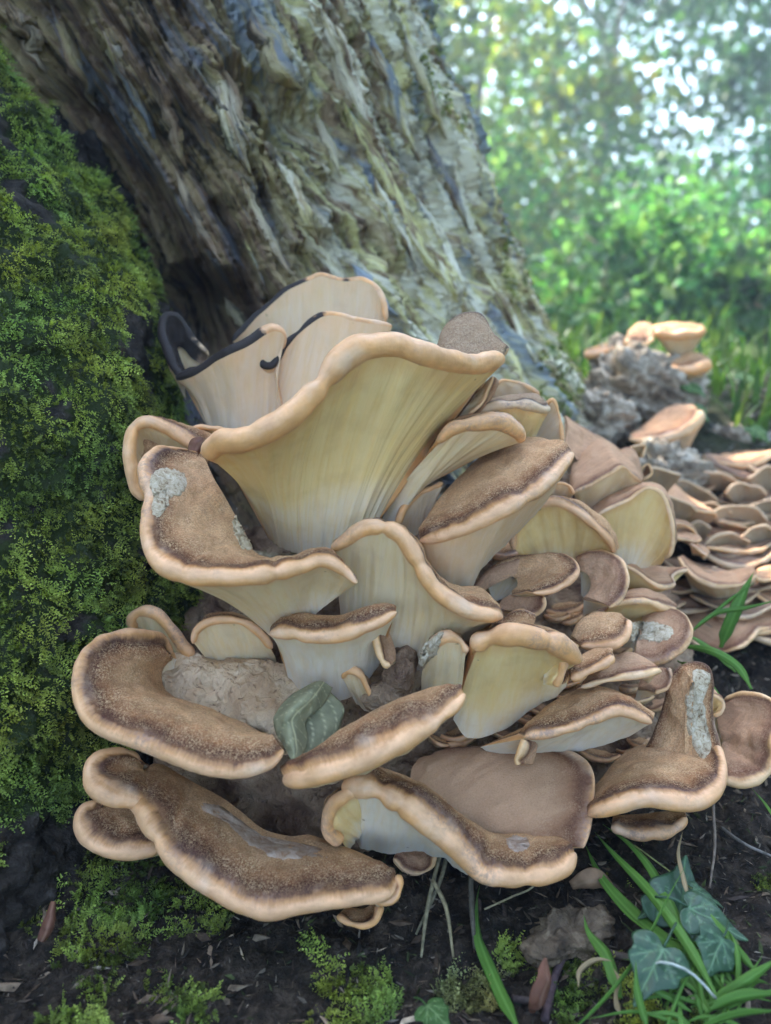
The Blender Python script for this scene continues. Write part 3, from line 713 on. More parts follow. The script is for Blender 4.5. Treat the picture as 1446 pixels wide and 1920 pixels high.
mushroom('small arched cap with pale gills side showing, between the ear-shaped cap and the tongue-like cap',
    rim=D([(362, 1205), (370, 1182), (395, 1166), (430, 1162), (465, 1172), (492, 1192), (510, 1215)], 49.5, 49, 49.5), bot=D([(400, 1250), (440, 1270), (480, 1270), (520, 1250)], 52), top=D([(390, 1165), (420, 1150), (450, 1152), (490, 1180)], 52.5), r=9, ub=-4, curl=35)
mushroom('long narrow brown cap like a loaf lying aslant over the dead leaf',
    rim=[(536, 1462, 41.5, 16), (565, 1460, 40.8, 20), (620, 1446, 40.2, 23), (690, 1420, 40, 24), (750, 1392, 40, 23), (800, 1362, 40.4, 20), (845, 1330, 41, 15), (870, 1302, 42, 10)],
    top=[(534, 1444, 42.6), (556, 1424, 42.6), (604, 1392, 42.6), (670, 1350, 43), (728, 1318, 43.4), (780, 1298, 43.6), (830, 1284, 43.6), (866, 1284, 43)], bot=D([(560, 1475), (620, 1470), (700, 1440), (780, 1395), (850, 1330)], 45), r=23, tb=16, ub=0, curl=0, taper=(0.6, 0.5), eoff=-0.35, esc=0.8)

# --- lowest left cap with its lobes
low = mushroom('wide lowest cap with wavy pale rim and bluish grey scraped top, over the dark soil',
    rim=[(232, 1494, 45, 14), (262, 1506, 44.3, 22), (288, 1540, 43.4, 26), (318, 1588, 42.6, 26), (358, 1628, 42, 26), (408, 1664, 41.6, 25), (462, 1694, 41.3, 24), (505, 1702, 41.2, 24), (560, 1694, 41.2, 22), (620, 1686, 41.3, 21), (682, 1678, 41.6, 20), (724, 1670, 42, 18), (742, 1650, 42.8, 10)],
    top=[(290, 1432, 47.5), (310, 1436, 47.5), (345, 1456, 47.2), (385, 1478, 47), (425, 1500, 46.8), (460, 1528, 46.6), (498, 1556, 46.2), (540, 1568, 46), (580, 1566, 46), (625, 1582, 45.6), (664, 1594, 45), (700, 1610, 44.2), (732, 1634, 43.4)],
    r=25, tb=18, back=(0.5, 3), eoff=0.25, esc=0.9)
lobe(low, rim=D([(284, 1508, 8), (250, 1500, 16), (205, 1490, 22), (176, 1466, 22), (172, 1436, 18), (192, 1416, 15), (228, 1412, 12), (262, 1424, 8)], 44.2, 43.6, 44.6, 46.5), top=D([(312, 1474), (296, 1462), (280, 1452), (270, 1445), (268, 1440), (270, 1436), (272, 1434), (280, 1434)], 45.6, 45.8, 47), r=22, tb=8, back=(0.5, 2), eoff=-0.3)
lobe(low, rim=D([(700, 1682), (716, 1690), (738, 1684), (750, 1662), (744, 1640)], 42.2, 42.8), top=D([(712, 1664), (728, 1656), (736, 1645)], 43.5), r=9, back=(0.5, 1.5), eoff=-0.6)
mushroom('plump brown cap with cream rim tucked beneath the wide lowest cap',
    rim=D([(300, 1592, 12), (262, 1596, 18), (215, 1590, 20), (172, 1572, 20), (154, 1545, 18), (158, 1520, 14), (180, 1504, 10)], 45.4, 45, 45.6, 46.5), top=D([(320, 1560), (300, 1540), (270, 1525), (240, 1515), (215, 1508), (195, 1505)], 46.8, 47.5), r=19, tb=8, back=(0.5, 2.5))
mushroom('tiny pale cup-shaped cap curling under the end of the wide lowest cap',
    rim=D([(632, 1716), (655, 1730), (682, 1736), (704, 1726), (716, 1700)], 43, 42.6, 43.4), top=D([(650, 1700), (680, 1704), (712, 1690)], 44.6), r=7, back=(0.5, 1.4), eoff=-1.5)

# --- bottom centre cap
bc = mushroom('rippled bottom cap with broad peach rim and white pores, above the dry stalks',
    rim=[(648, 1478, 44, 22), (690, 1476, 43.4, 24), (735, 1496, 43, 25), (790, 1532, 42.8, 25), (836, 1570, 42.8, 24), (872, 1604, 42.8, 23), (906, 1636, 42.8, 21), (950, 1644, 42.8, 20), (1005, 1642, 43, 20), (1056, 1628, 43.4, 18), (1078, 1600, 44.2, 12)],
    top=[(668, 1448, 46.5), (712, 1440, 46.5), (765, 1456, 46.3), (822, 1492, 46), (862, 1524, 46), (896, 1548, 46), (926, 1562, 46.2), (965, 1562, 46.4), (1010, 1562, 46.4), (1050, 1570, 46), (1072, 1586, 45)],
    bot=D([(660, 1560), (680, 1590), (720, 1600), (780, 1598), (830, 1610), (880, 1640), (960, 1630), (1030, 1610), (1060, 1600)], 47, 47.5, 47, 46, 46), r=24, ub=-4, tb=12, curl=40, pore=M_PORE_W, eoff=-0.2, taper=(0.7, 0.4))
lobe(bc, rim=D([(668, 1480), (648, 1492), (628, 1506), (616, 1530), (618, 1560), (640, 1580)], 43.4, 43.6, 44.5), top=D([(655, 1465), (635, 1480), (612, 1495), (606, 1515), (610, 1545)], 45.5, 46.5), bot=D([(690, 1540), (680, 1560), (665, 1580), (655, 1595)], 46), r=15, curl=20, pore=M_PORE_Y, eoff=-0.6)
mushroom('small pale bud cap hanging in the dark under the rippled bottom cap',
    rim=D([(738, 1610), (760, 1632), (785, 1638), (808, 1628), (818, 1606)], 48.5, 48), top=D([(745, 1590), (780, 1590), (810, 1588)], 49.5), r=6, back=(1, 0.6), tb=8, skin=M_PINK)

# --- large tan slab right of it
mushroom('smooth pinkish tan slab cap with thin pale edge, right of the rippled bottom cap',
    rim=D([(1092, 1590, 8), (1098, 1560, 9), (1104, 1522, 9), (1108, 1482, 8), (1106, 1450, 7), (1088, 1424, 6), (1050, 1408, 6), (980, 1400, 5), (890, 1402, 5), (800, 1425, 5)], 45.6, 47, 48.5, 50.5, 52), top=D([(926, 1595), (906, 1580), (881, 1565), (866, 1555), (851, 1545), (836, 1535), (816, 1520), (796, 1505), (776, 1488), (762, 1472)], 46.8, 47.0, 47.6), r=9, tb=14, back=(0.8, 1.5), skin=M_SLAB, eoff=0.1, esc=0.35)

# --- right cap with upright bitten lobe
rc = mushroom('brown velvety cap with an upright bitten horn and thick pale lip, above the grass blades',
    rim=[(1104, 1528, 46.5, 12), (1130, 1518, 46, 16), (1170, 1506, 45.6, 18), (1220, 1496, 45.3, 19), (1270, 1504, 45.2, 19), (1312, 1502, 45.5, 18), (1342, 1478, 46.5, 16), (1352, 1442, 48, 13), (1346, 1410, 49.5, 10), (1330, 1396, 50.5, 7)],
    top=[(1100, 1500, 49), (1112, 1480, 50), (1135, 1450, 51), (1160, 1420, 52), (1190, 1400, 52.5), (1225, 1395, 52.5), (1260, 1396, 52), (1290, 1400, 51.5), (1310, 1404, 51.2), (1322, 1402, 51)], r=18, tb=8, back=(0.6, 2.5), eoff=-0.15)
horn = lobe(rc, rim=D([(1196, 1425, 4), (1226, 1382, 5), (1246, 1330, 6), (1256, 1290, 7), (1272, 1262, 8), (1296, 1248, 9), (1320, 1254, 9), (1330, 1280, 8), (1330, 1320, 7), (1334, 1360, 7), (1344, 1395, 7), (1352, 1420, 7)], 52, 51.5, 51, 50.5, 49.5), top=D([(1296, 1452), (1298, 1400), (1298, 1350), (1300, 1310), (1302, 1282), (1300, 1276), (1294, 1283), (1288, 1310), (1284, 1350), (1284, 1400), (1278, 1450)], 49.7, 49.6, 49.9), r=8, back=(2.5, 0.4), tb=3, curl=0, name='horn', eoff=0.8)
mushroom('brown shelf with cream underside peeping out below the horned cap',
    rim=D([(1146, 1552, 10), (1180, 1562, 14), (1220, 1564, 15), (1262, 1556, 13), (1288, 1534, 8)], 48.6, 48, 48.5), top=D([(1150, 1530), (1200, 1525), (1250, 1522), (1285, 1520)], 50.5), r=14, back=(0.5, 2.0), tb=4, eoff=0.1)
mushroom('broad pinkish brown cap with a nibbled rim at the far side of the horned cap',
    rim=D([(1338, 1444, 8), (1362, 1462, 10), (1400, 1466, 13), (1434, 1452, 13), (1450, 1415, 11), (1448, 1388, 9), (1462, 1370, 11), (1465, 1335, 10), (1440, 1312, 9), (1400, 1304, 8), (1360, 1310, 7)], 51, 50, 50.5, 52, 55), top=D([(1335, 1420), (1345, 1412), (1352, 1400), (1355, 1390), (1352, 1380), (1348, 1365), (1345, 1350), (1342, 1335), (1340, 1325)], 53, 54, 56), r=12, tb=6, back=(0.5, 2.5), skin=M_PINK, eoff=0.1)
mushroom('little cream curl standing behind the bitten horn',
    rim=D([(1326, 1300), (1345, 1308), (1356, 1318), (1352, 1334), (1338, 1342)], 52.5), bot=D([(1325, 1330), (1328, 1345), (1330, 1355)], 53.5), top=D([(1328, 1290), (1340, 1292), (1348, 1300)], 54.5), r=5, curl=10, pore=M_PORE_Y, skin=M_PINK)

# --- band-lipped cap in the middle right
band = mushroom('peach band-lipped cap with broad yellow pore face in the middle of the clump',
    rim=[(888, 1210, 45.5, 20), (925, 1196, 45, 24), (978, 1190, 44.6, 25), (1030, 1204, 44.8, 24), (1072, 1226, 45.6, 18), (1084, 1238, 46.4, 12)],
    top=D([(880, 1190), (920, 1175), (980, 1168), (1040, 1180), (1085, 1210)], 49), bot=D([(850, 1350), (880, 1385), (940, 1370), (1000, 1330), (1050, 1300), (1062, 1285)], 50, 50, 49), r=24, ub=-8, curl=45, pore=M_PORE_Y, eoff=-0.9, taper=(0.7, 0.6))
lobe(band, rim=D([(800, 1232, 8), (815, 1208, 12), (838, 1194, 14), (862, 1200, 15), (876, 1222, 12)], 46, 45.4, 45.6), top=D([(795, 1225), (812, 1195), (835, 1182), (862, 1184)], 47.5), bot=D([(790, 1300), (810, 1330), (840, 1340), (860, 1320)], 49, 49), r=13, ub=-4, curl=30, eoff=-0.8)
lobe(band, rim=D([(1058, 1232, 8), (1054, 1250, 11), (1050, 1268, 12), (1040, 1286, 9)], 45.9, 46.2), bot=D([(1026, 1240), (1020, 1262), (1020, 1284)], 47), top=D([(1070, 1238), (1070, 1258), (1062, 1280)], 48), r=11, curl=10, pore=M_PORE_Y, eoff=-1.4)

# --- caps right of the band-lipped cap
mushroom('short brown cap with cream lip touching the end of the band-lipped cap',
    rim=D([(1070, 1272, 9), (1092, 1264, 12), (1125, 1250, 12), (1152, 1232, 9)], 46.8, 47), top=D([(1064, 1252), (1085, 1232), (1115, 1216), (1150, 1218)], 48.5, 49), r=11, tb=4, back=(0.5, 1.6))
mushroom('flat tan cap with wet dark patch between the short cap and bitten horn',
    rim=D([(1090, 1288, 6), (1130, 1276, 8), (1175, 1268, 9), (1215, 1262, 9), (1240, 1260, 6)], 48.6, 48.6, 49.4), top=D([(1110, 1260), (1150, 1232), (1185, 1224), (1220, 1240), (1238, 1254)], 50.5, 51), r=9, tb=2, back=(0.5, 1.6), skin=M_PINK)
mushroom('rounded pinkish cap edge just behind the flat tan cap',
    rim=D([(1228, 1300), (1250, 1288), (1258, 1270), (1254, 1252)], 51, 51.5), top=D([(1196, 1290), (1200, 1276), (1206, 1262), (1216, 1250)], 52.5), r=6, tb=3, back=(0.5, 1.5), skin=M_PINK)
fold = mushroom('brown cap with sharp white lip line and folded corner over the tan slab',
    rim=D([(984, 1382, 9), (1020, 1376, 11), (1062, 1366, 12), (1110, 1348, 12), (1160, 1334, 12), (1195, 1340, 12), (1222, 1356, 8)], 46.4, 45.8, 46), top=D([(990, 1360), (1020, 1328), (1060, 1302), (1110, 1286), (1150, 1292), (1190, 1312), (1222, 1340)], 49, 49.6, 48.5), bot=D([(900, 1400), (950, 1420), (1020, 1420), (1080, 1408), (1140, 1395), (1180, 1380)], 50), r=11, tb=6, ub=-2, curl=30, pore=M_PORE_W)
lobe(fold, rim=D([(984, 1386, 8), (977, 1404, 9), (968, 1422, 9), (972, 1434, 7)], 46.4), top=D([(1008, 1384), (1008, 1402), (1004, 1420), (1000, 1432)], 47.6), r=8, back=(1, 0.6), skin=M_PINK, eoff=-0.6)
mushroom('dark brown velvety cap beyond the band-lipped cap, below the double-lobed cap',
    rim=D([(1090, 1212, 6), (1125, 1212, 10), (1158, 1204, 12), (1176, 1184, 11), (1180, 1164, 8)], 50, 49.5, 51), top=D([(1070, 1195), (1085, 1165), (1110, 1150), (1140, 1148), (1165, 1150)], 52, 53), r=11, tb=5, back=(0.5, 1.6))
torn = mushroom('brown cap with a big white torn wound along its front, by the grass',
    rim=D([(1190, 1232, 8), (1225, 1240, 10), (1262, 1226, 10), (1288, 1200, 9), (1294, 1172, 7), (1280, 1152, 6), (1250, 1145, 5), (1210, 1150, 5)], 53.5, 53.5, 55, 58), top=D([(1194, 1200), (1197, 1197), (1199, 1194), (1200, 1190), (1200, 1186), (1199, 1182), (1197, 1178)], 55, 56), r=10, tb=3, back=(0.5, 1.6), skin=M_PINK, eoff=0.3)
mushroom('thin flat cap with cream lip and lilac smear, above the torn cap',
    rim=D([(1140, 1138, 5), (1170, 1128, 7), (1205, 1128, 8), (1240, 1140, 8), (1268, 1140, 6)], 56, 55.5, 57), top=D([(1155, 1115), (1185, 1106), (1215, 1105), (1245, 1116), (1265, 1132)], 59, 60), bot=D([(1120, 1165), (1150, 1175), (1190, 1170), (1230, 1160)], 59), r=7, tb=2, skin=M_PINK, pore=M_PORE_Y, curl=15)
mushroom('triangular pinkish cap with a folded tip between the yellow cone and the flat cap',
    rim=D([(1172, 1060, 5), (1195, 1072, 6), (1215, 1088, 6), (1236, 1100, 6), (1262, 1096, 5), (1260, 1080, 4), (1290, 1068, 4)], 60, 59, 63), top=D([(1185, 1058), (1200, 1060), (1225, 1060), (1250, 1062), (1280, 1064)], 64), bot=D([(1160, 1110), (1200, 1115), (1240, 1110)], 62), r=6, skin=M_PINK, pore=M_PORE_Y, curl=10)
dbl = mushroom('double-lobed brown cap with white lip, under the yellow triangular pore face',
    rim=D([(1000, 1112, 6), (1030, 1108, 8), (1062, 1094, 9), (1080, 1072, 8), (1072, 1052, 6), (1045, 1042, 5), (1005, 1040, 4), (960, 1046, 4), (920, 1062, 4)], 50.6, 51, 53, 55, 55), top=D([(960, 1108), (968, 1100), (970, 1092), (968, 1085), (955, 1080), (935, 1085), (915, 1095)], 52.5, 54, 54), r=8, tb=6, back=(0.8, 1.8), eoff=0.2)
lobe(dbl, rim=D([(985, 1152, 5), (1006, 1148, 7), (1018, 1136, 7), (1018, 1120, 5)], 51.3), top=D([(930, 1140), (945, 1122), (965, 1112), (985, 1106)], 53), r=6, tb=5, back=(1, 1.5), skin=M_PINK, eoff=.4)
mushroom('pale tan cap edge tucked left of the double-lobed cap',
    rim=D([(890, 1098), (905, 1080), (935, 1062), (975, 1050)], 54.5), top=D([(905, 1110), (930, 1095), (970, 1075)], 54), r=4, back=(2, 1), tb=4, skin=M_PINK, eoff=2)
mushroom('rounded brown cap with pale bruised flank right of the double-lobed cap',
    rim=D([(1142, 1138, 6), (1162, 1122, 7), (1174, 1092, 7), (1170, 1062, 6), (1150, 1042, 5), (1115, 1036, 5), (1080, 1044, 4)], 53, 53.5, 55.5, 57), top=D([(1095, 1120), (1105, 1108), (1108, 1095), (1104, 1080), (1090, 1070)], 54.5, 56), r=7, tb=7, back=(0.8, 1.8), skin=M_PINK, eoff=.3)
mushroom('slim brown cap sliver directly behind the band-lipped cap',
    rim=D([(938, 1166), (960, 1152), (985, 1148), (1004, 1158)], 49.5), top=D([(935, 1172), (960, 1168), (1000, 1172)], 49), r=5, back=(1.5, 1), tb=3)

# --- ledge cap and its neighbours
mushroom('big slanting velvet-brown ledge cap with straight peach lip, right of the funnel stem',
    rim=[(788, 1014, 48.5, 10), (815, 1010, 48, 14), (860, 994, 47.6, 17), (915, 970, 47.5, 18), (970, 942, 47.8, 18), (1020, 908, 48.6, 16), (1054, 874, 50, 12), (1074, 850, 51.5, 8)],
    top=[(786, 1002, 50.5), (800, 972, 52), (825, 932, 53.5), (865, 890, 55), (910, 850, 56), (960, 824, 56.5), (1010, 820, 56), (1060, 836, 54)], bot=D([(800, 1080), (830, 1130), (870, 1120), (910, 1060), (960, 1010), (1020, 950)], 52, 52, 53, 55), r=17, tb=12, curl=15, pore=M_PORE_P, eoff=-0.1)
mushroom('pale cap with mottled rolled lip emerging from beneath the large funnel',
    rim=D([(820, 830, 8), (850, 806, 14), (890, 795, 17), (935, 792, 18), (966, 806, 17), (978, 824, 12)], 50.5, 50, 50.5, 52), top=D([(830, 800), (870, 780), (930, 775), (975, 790)], 55), bot=D([(715, 975), (725, 990), (740, 985), (765, 940), (800, 910)], 55, 54.5, 55), r=16, ub=-8, curl=35, taper=(0.5, 0.6), eoff=-1.0)
mushroom('narrow orange brown stalk fold in the dark gap below the mottled lip',
    rim=D([(745, 985), (760, 950), (790, 925), (830, 905)], 53.5, 54.5), bot=D([(745, 1010), (770, 1010), (800, 985)], 55.5), r=8, curl=20, pore=M_PORE_P, eoff=-1)
gx = mushroom('grey brown topped cap with yellow flank standing behind the funnel rim',
    rim=D([(898, 772, 7), (925, 764, 11), (960, 760, 12), (995, 762, 12), (1022, 770, 10), (1028, 765, 6)], 55.5, 55, 56.5), top=D([(915, 752), (945, 742), (975, 738), (1005, 738), (1018, 746)], 59), bot=D([(905, 830), (940, 850), (980, 850), (1000, 830)], 58), r=11, ub=-3, curl=30, pore=M_PORE_Y, dark=None, skin=M_GREY)
mushroom('orange brown cap rim showing behind the grey brown topped cap',
    rim=D([(922, 730), (945, 714), (970, 718), (995, 730), (1012, 742)], 61.5), bot=D([(925, 760), (960, 765), (1000, 765)], 62.5), r=5, curl=10, pore=M_PORE_P, eoff=-1)
mushroom('upright orange-edged cap with smooth ochre underside beside the ledge cap',
    rim=D([(1022, 758), (1036, 750), (1046, 770), (1052, 800), (1054, 830)], 58.5, 58), bot=D([(985, 790), (990, 825), (1000, 850), (1020, 860)], 60), r=5, curl=10, pore=M_PORE_P, eoff=-1, ub=-3)
mushroom('cream folded edge between the funnel rim and the grey brown topped cap',
    rim=D([(925, 705), (915, 730), (905, 755), (880, 775)], 53.5, 54), top=D([(935, 715), (925, 745), (905, 770)], 56), bot=D([(890, 740), (870, 765), (858, 785)], 55), r=4, curl=5, skin=M_PINK)
mushroom('cap with triangular yellow pore face in a brown rim, behind the ledge cap',
    rim=[(964, 1030, 55.5, 8), (962, 1000, 55.2, 10), (976, 966, 55, 11), (1005, 946, 55, 11), (1045, 943, 55, 11), (1085, 960, 55, 11), (1120, 990, 55, 10), (1146, 1020, 55.4, 8), (1152, 1036, 56, 6)],
    top=D([(960, 990), (975, 950), (1010, 932), (1050, 930), (1095, 945), (1140, 985), (1158, 1025)], 58), bot=D([(1000, 1060), (1040, 1075), (1080, 1075), (1120, 1060)], 59), r=11, ub=-6, curl=35, pore=M_PORE_Y, eoff=0.2)
mushroom('tiny brown rim tucked above the triangular pore face',
    rim=D([(1022, 925), (1045, 905), (1066, 912), (1076, 930)], 58), bot=D([(1030, 940), (1060, 945)], 59.5), r=4, curl=5, pore=M_PORE_P, eoff=-1)
mushroom('upright cone with glowing yellow orange pore face and thin pale edge',
    rim=[(1118, 968, 60, 4), (1145, 952, 59.6, 5), (1180, 936, 59.3, 5), (1212, 916, 59, 5), (1240, 928, 59, 6), (1254, 960, 59, 6), (1262, 1000, 59, 6), (1258, 1035, 59.3, 5), (1245, 1048, 60, 4)],
    top=D([(1110, 950), (1150, 925), (1200, 905), (1240, 910), (1262, 950), (1270, 1000)], 63), bot=D([(1150, 1050), (1180, 1065), (1210, 1065), (1230, 1060)], 62), r=5, ub=-5, curl=10, pore=M_PORE_Y, skin=M_PINK, eoff=0.2)
mushroom('wide pinkish brown cap with thin cream edge spreading above the yellow cone',
    rim=D([(1076, 922, 4), (1110, 905, 5), (1140, 890, 5), (1166, 876, 5), (1185, 890, 5), (1202, 906, 4)], 61, 61, 62.5), top=D([(1068, 905), (1075, 860), (1090, 820), (1120, 815), (1160, 840), (1195, 880)], 64, 72, 66), bot=D([(1085, 950), (1110, 960), (1150, 940), (1190, 925)], 64), r=5, tb=2, curl=5, skin=M_PINK, eoff=0.6)
mushroom('tall pinkish cap flank sloping up to the stump foot',
    rim=D([(1058, 780), (1085, 800), (1115, 820), (1140, 838), (1138, 870)], 70, 70), top=D([(1060, 830), (1080, 860), (1105, 880), (1125, 885)], 66), r=4, back=(3, 1), tb=6, skin=M_PINK, eoff=1.0)
mushroom('pinkish upright flap behind the wide pinkish cap',
    rim=D([(1148, 862), (1165, 842), (1185, 840), (1198, 866), (1204, 900)], 70, 69), top=D([(1150, 890), (1170, 895), (1195, 905)], 66.5), r=3, back=(2, 1), tb=3, skin=M_PINK, eoff=1.5)
for (pts, lab, dd, rr_) in (
    ([(1178, 842), (1195, 836), (1210, 838), (1204, 858)], 'small pale leaf-like cap edge behind the upright flap', 74, 3),
    ([(1202, 880), (1215, 872), (1222, 888), (1208, 898)], 'small cream chip-like cap left of the rotten block', 73, 3)):
    mushroom(lab, rim=D(pts, dd), top=D([(pts[0][0] + 4, pts[0][1] + 10), (pts[-1][0] - 4, pts[-1][1] - 4)], dd + 2), r=rr_, back=(1, 1), skin=M_PINK, eoff=-1)

# --- receding caps on the right, lying on the slope
mushroom('long thin cap with straight cream edge beside the yellow cone',
    rim=D([(1250, 940, 3), (1280, 950, 4), (1312, 958, 4), (1338, 962, 4), (1344, 972, 3)], 78, 80), top=D([(1236, 912), (1262, 905), (1285, 925), (1310, 940), (1335, 952)], 84, 85), bot=D([(1255, 970), (1290, 985), (1320, 990)], 84), r=4, skin=M_PINK, pore=M_PORE_P, curl=5)
mushroom('thin orange-lined shelf below the long thin cap',
    rim=D([(1260, 980), (1280, 984), (1298, 994), (1306, 1006)], 74, 75), top=D([(1262, 972), (1285, 975), (1305, 992)], 77), bot=D([(1262, 1000), (1295, 1008)], 77), r=3, skin=M_PINK, curl=5, pore=M_PORE_P)
mushroom('small purplish shelf touching the yellow cone',
    rim=D([(1264, 1008), (1285, 1012), (1306, 1014), (1316, 1010)], 72, 73), top=D([(1264, 992), (1290, 996), (1312, 1006)], 76), r=3.5, back=(0.6, 1.2), skin=M_PINK)
mushroom('small sloping tan shelf under the purplish shelf',
    rim=D([(1294, 1022), (1310, 1032), (1326, 1042)], 72, 71), top=D([(1300, 1016), (1318, 1022), (1332, 1034)], 75), r=3.5, back=(0.6, 1.2), skin=M_PINK)
mushroom('crescent-shaped purple brown shelf with cream rim on the slope',
    rim=D([(1272, 1046, 4), (1286, 1064, 5), (1310, 1086, 6), (1340, 1100, 6), (1372, 1098, 6), (1398, 1092, 5), (1420, 1076, 4)], 71, 68, 69, 71), top=D([(1278, 1042), (1298, 1052), (1320, 1064), (1348, 1070), (1380, 1066), (1410, 1060)], 75, 75), bot=D([(1300, 1110), (1350, 1125), (1400, 1110)], 74), r=5.5, tb=2, skin=M_PINK, eoff=0.4, curl=5)
mushroom('straight flat shelf with lilac top just above the crescent-shaped shelf',
    rim=D([(1325, 1026, 3), (1350, 1032, 5), (1390, 1034, 5), (1425, 1032, 5), (1440, 1026, 3)], 77, 78), top=D([(1328, 1020), (1360, 1017), (1400, 1016), (1436, 1020)], 82), r=5, back=(0.6, 1.4), skin=M_PINK)
mushroom('cream-edged shelf end reaching out past the crescent-shaped shelf',
    rim=D([(1416, 1084), (1435, 1088), (1465, 1086)], 72), top=D([(1420, 1066), (1440, 1060), (1468, 1062)], 76), r=5, back=(0.6, 1.4), skin=M_PINK)
mushroom('tan tongue cap under the dark twig line on the slope',
    rim=D([(1345, 978), (1370, 982), (1400, 990), (1416, 994)], 84), top=D([(1335, 975), (1365, 962), (1400, 972), (1418, 986)], 90), bot=D([(1350, 1000), (1390, 1010)], 88), r=3, skin=M_PINK, pore=M_PORE_P, curl=5)
mushroom('faded broad cap with drab tan face standing on the slope beside the rotten block',
    rim=D([(1318, 868), (1345, 852), (1385, 850), (1420, 858), (1434, 872)], 98), bot=D([(1318, 925), (1350, 935), (1390, 920), (1425, 890)], 99), r=4, pore=M_PORE_P, curl=5, dark=[(0, .7), (1, .7)])
mushroom('broad drab cap with grey edge at the slope top, behind the straight flat shelf',
    rim=D([(1350, 925), (1380, 915), (1420, 920), (1470, 940)], 92), bot=D([(1350, 970), (1400, 985), (1470, 1000)], 93), r=4, pore=M_PORE_P, dark=[(0, 1), (1, .6)], curl=5)
mushroom('wide low shelf with smooth tan face and lilac rim above the grass',
    rim=D([(1290, 1200, 4), (1320, 1215, 5), (1352, 1222, 6), (1385, 1214, 6), (1410, 1196, 5), (1425, 1182, 4), (1468, 1176, 4)], 69, 66, 70), top=D([(1285, 1150), (1320, 1130), (1370, 1120), (1420, 1125), (1468, 1140)], 74, 76), r=5, tb=3, back=(0.6, 1.6), skin=M_PINK, esc=0.4)
mushroom('tan sheet cap in shade between the crescent-shaped shelf and the wide low shelf',
    rim=D([(1270, 1150), (1300, 1165), (1350, 1160), (1400, 1140), (1440, 1125)], 74, 74), top=D([(1265, 1105), (1300, 1110), (1350, 1105), (1400, 1098), (1450, 1095)], 78), r=4, back=(0.6, 1.4), skin=M_PINK, eoff=2)

# --- far caps on the rotten block
FG = 'blurred caps on the rotten block'
mushroom('blurred brown spoon-shaped cap with orange rim at the foot of the rotten block', group=FG,
    rim=D([(1180, 822, 5), (1215, 824, 9), (1252, 820, 11), (1285, 808, 12), (1308, 790, 12), (1314, 772, 9)], 92, 91, 94), top=D([(1185, 812), (1215, 792), (1240, 770), (1270, 758), (1300, 758)], 97, 100), bot=D([(1240, 855), (1265, 860), (1290, 850)], 96), r=11, tb=2, curl=5, skin=M_PINK, pore=M_PORE_P)
mushroom('blurred orange stub cap under the spoon-shaped cap', group=FG,
    rim=D([(1262, 862), (1278, 872), (1292, 866), (1296, 850)], 94), top=D([(1262, 840), (1280, 835), (1292, 840)], 96), r=7, back=(0.6, 1.6), eoff=-1.5)
mushroom('blurred flat-topped orange cap, highest on the rotten block', group=FG,
    rim=D([(1228, 625, 9), (1255, 628, 11), (1285, 629, 11), (1312, 626, 10), (1322, 616, 7)], 106), top=D([(1225, 610), (1255, 604), (1290, 604), (1318, 608)], 111), bot=D([(1255, 665), (1275, 672), (1295, 665)], 109), r=11, curl=25, eoff=-1.5)
mushroom('blurred orange cap below the highest one on the rotten block', group=FG,
    rim=D([(1254, 690, 7), (1280, 694, 10), (1310, 692, 11), (1334, 684, 9)], 104), top=D([(1265, 672), (1290, 660), (1318, 664), (1334, 676)], 108), bot=D([(1270, 712), (1290, 718), (1310, 712)], 107), r=10, curl=15, eoff=-1.2)
mushroom('blurred small knob cap at the left shoulder of the highest far caps', group=FG,
    rim=D([(1172, 640, 6), (1185, 648, 8), (1208, 646, 8), (1226, 634, 7)], 106), top=D([(1178, 620), (1195, 606), (1215, 604), (1228, 612)], 110), r=9, back=(0.6, 2), tb=5, skin=M_PINK, eoff=-0.6)
mushroom('blurred tan crest cap lying along the block top towards the stump', group=FG,
    rim=D([(1095, 668), (1120, 662), (1150, 654), (1175, 644)], 108), top=D([(1098, 655), (1125, 646), (1160, 636)], 112), r=8, back=(0.6, 2), eoff=-0.8)

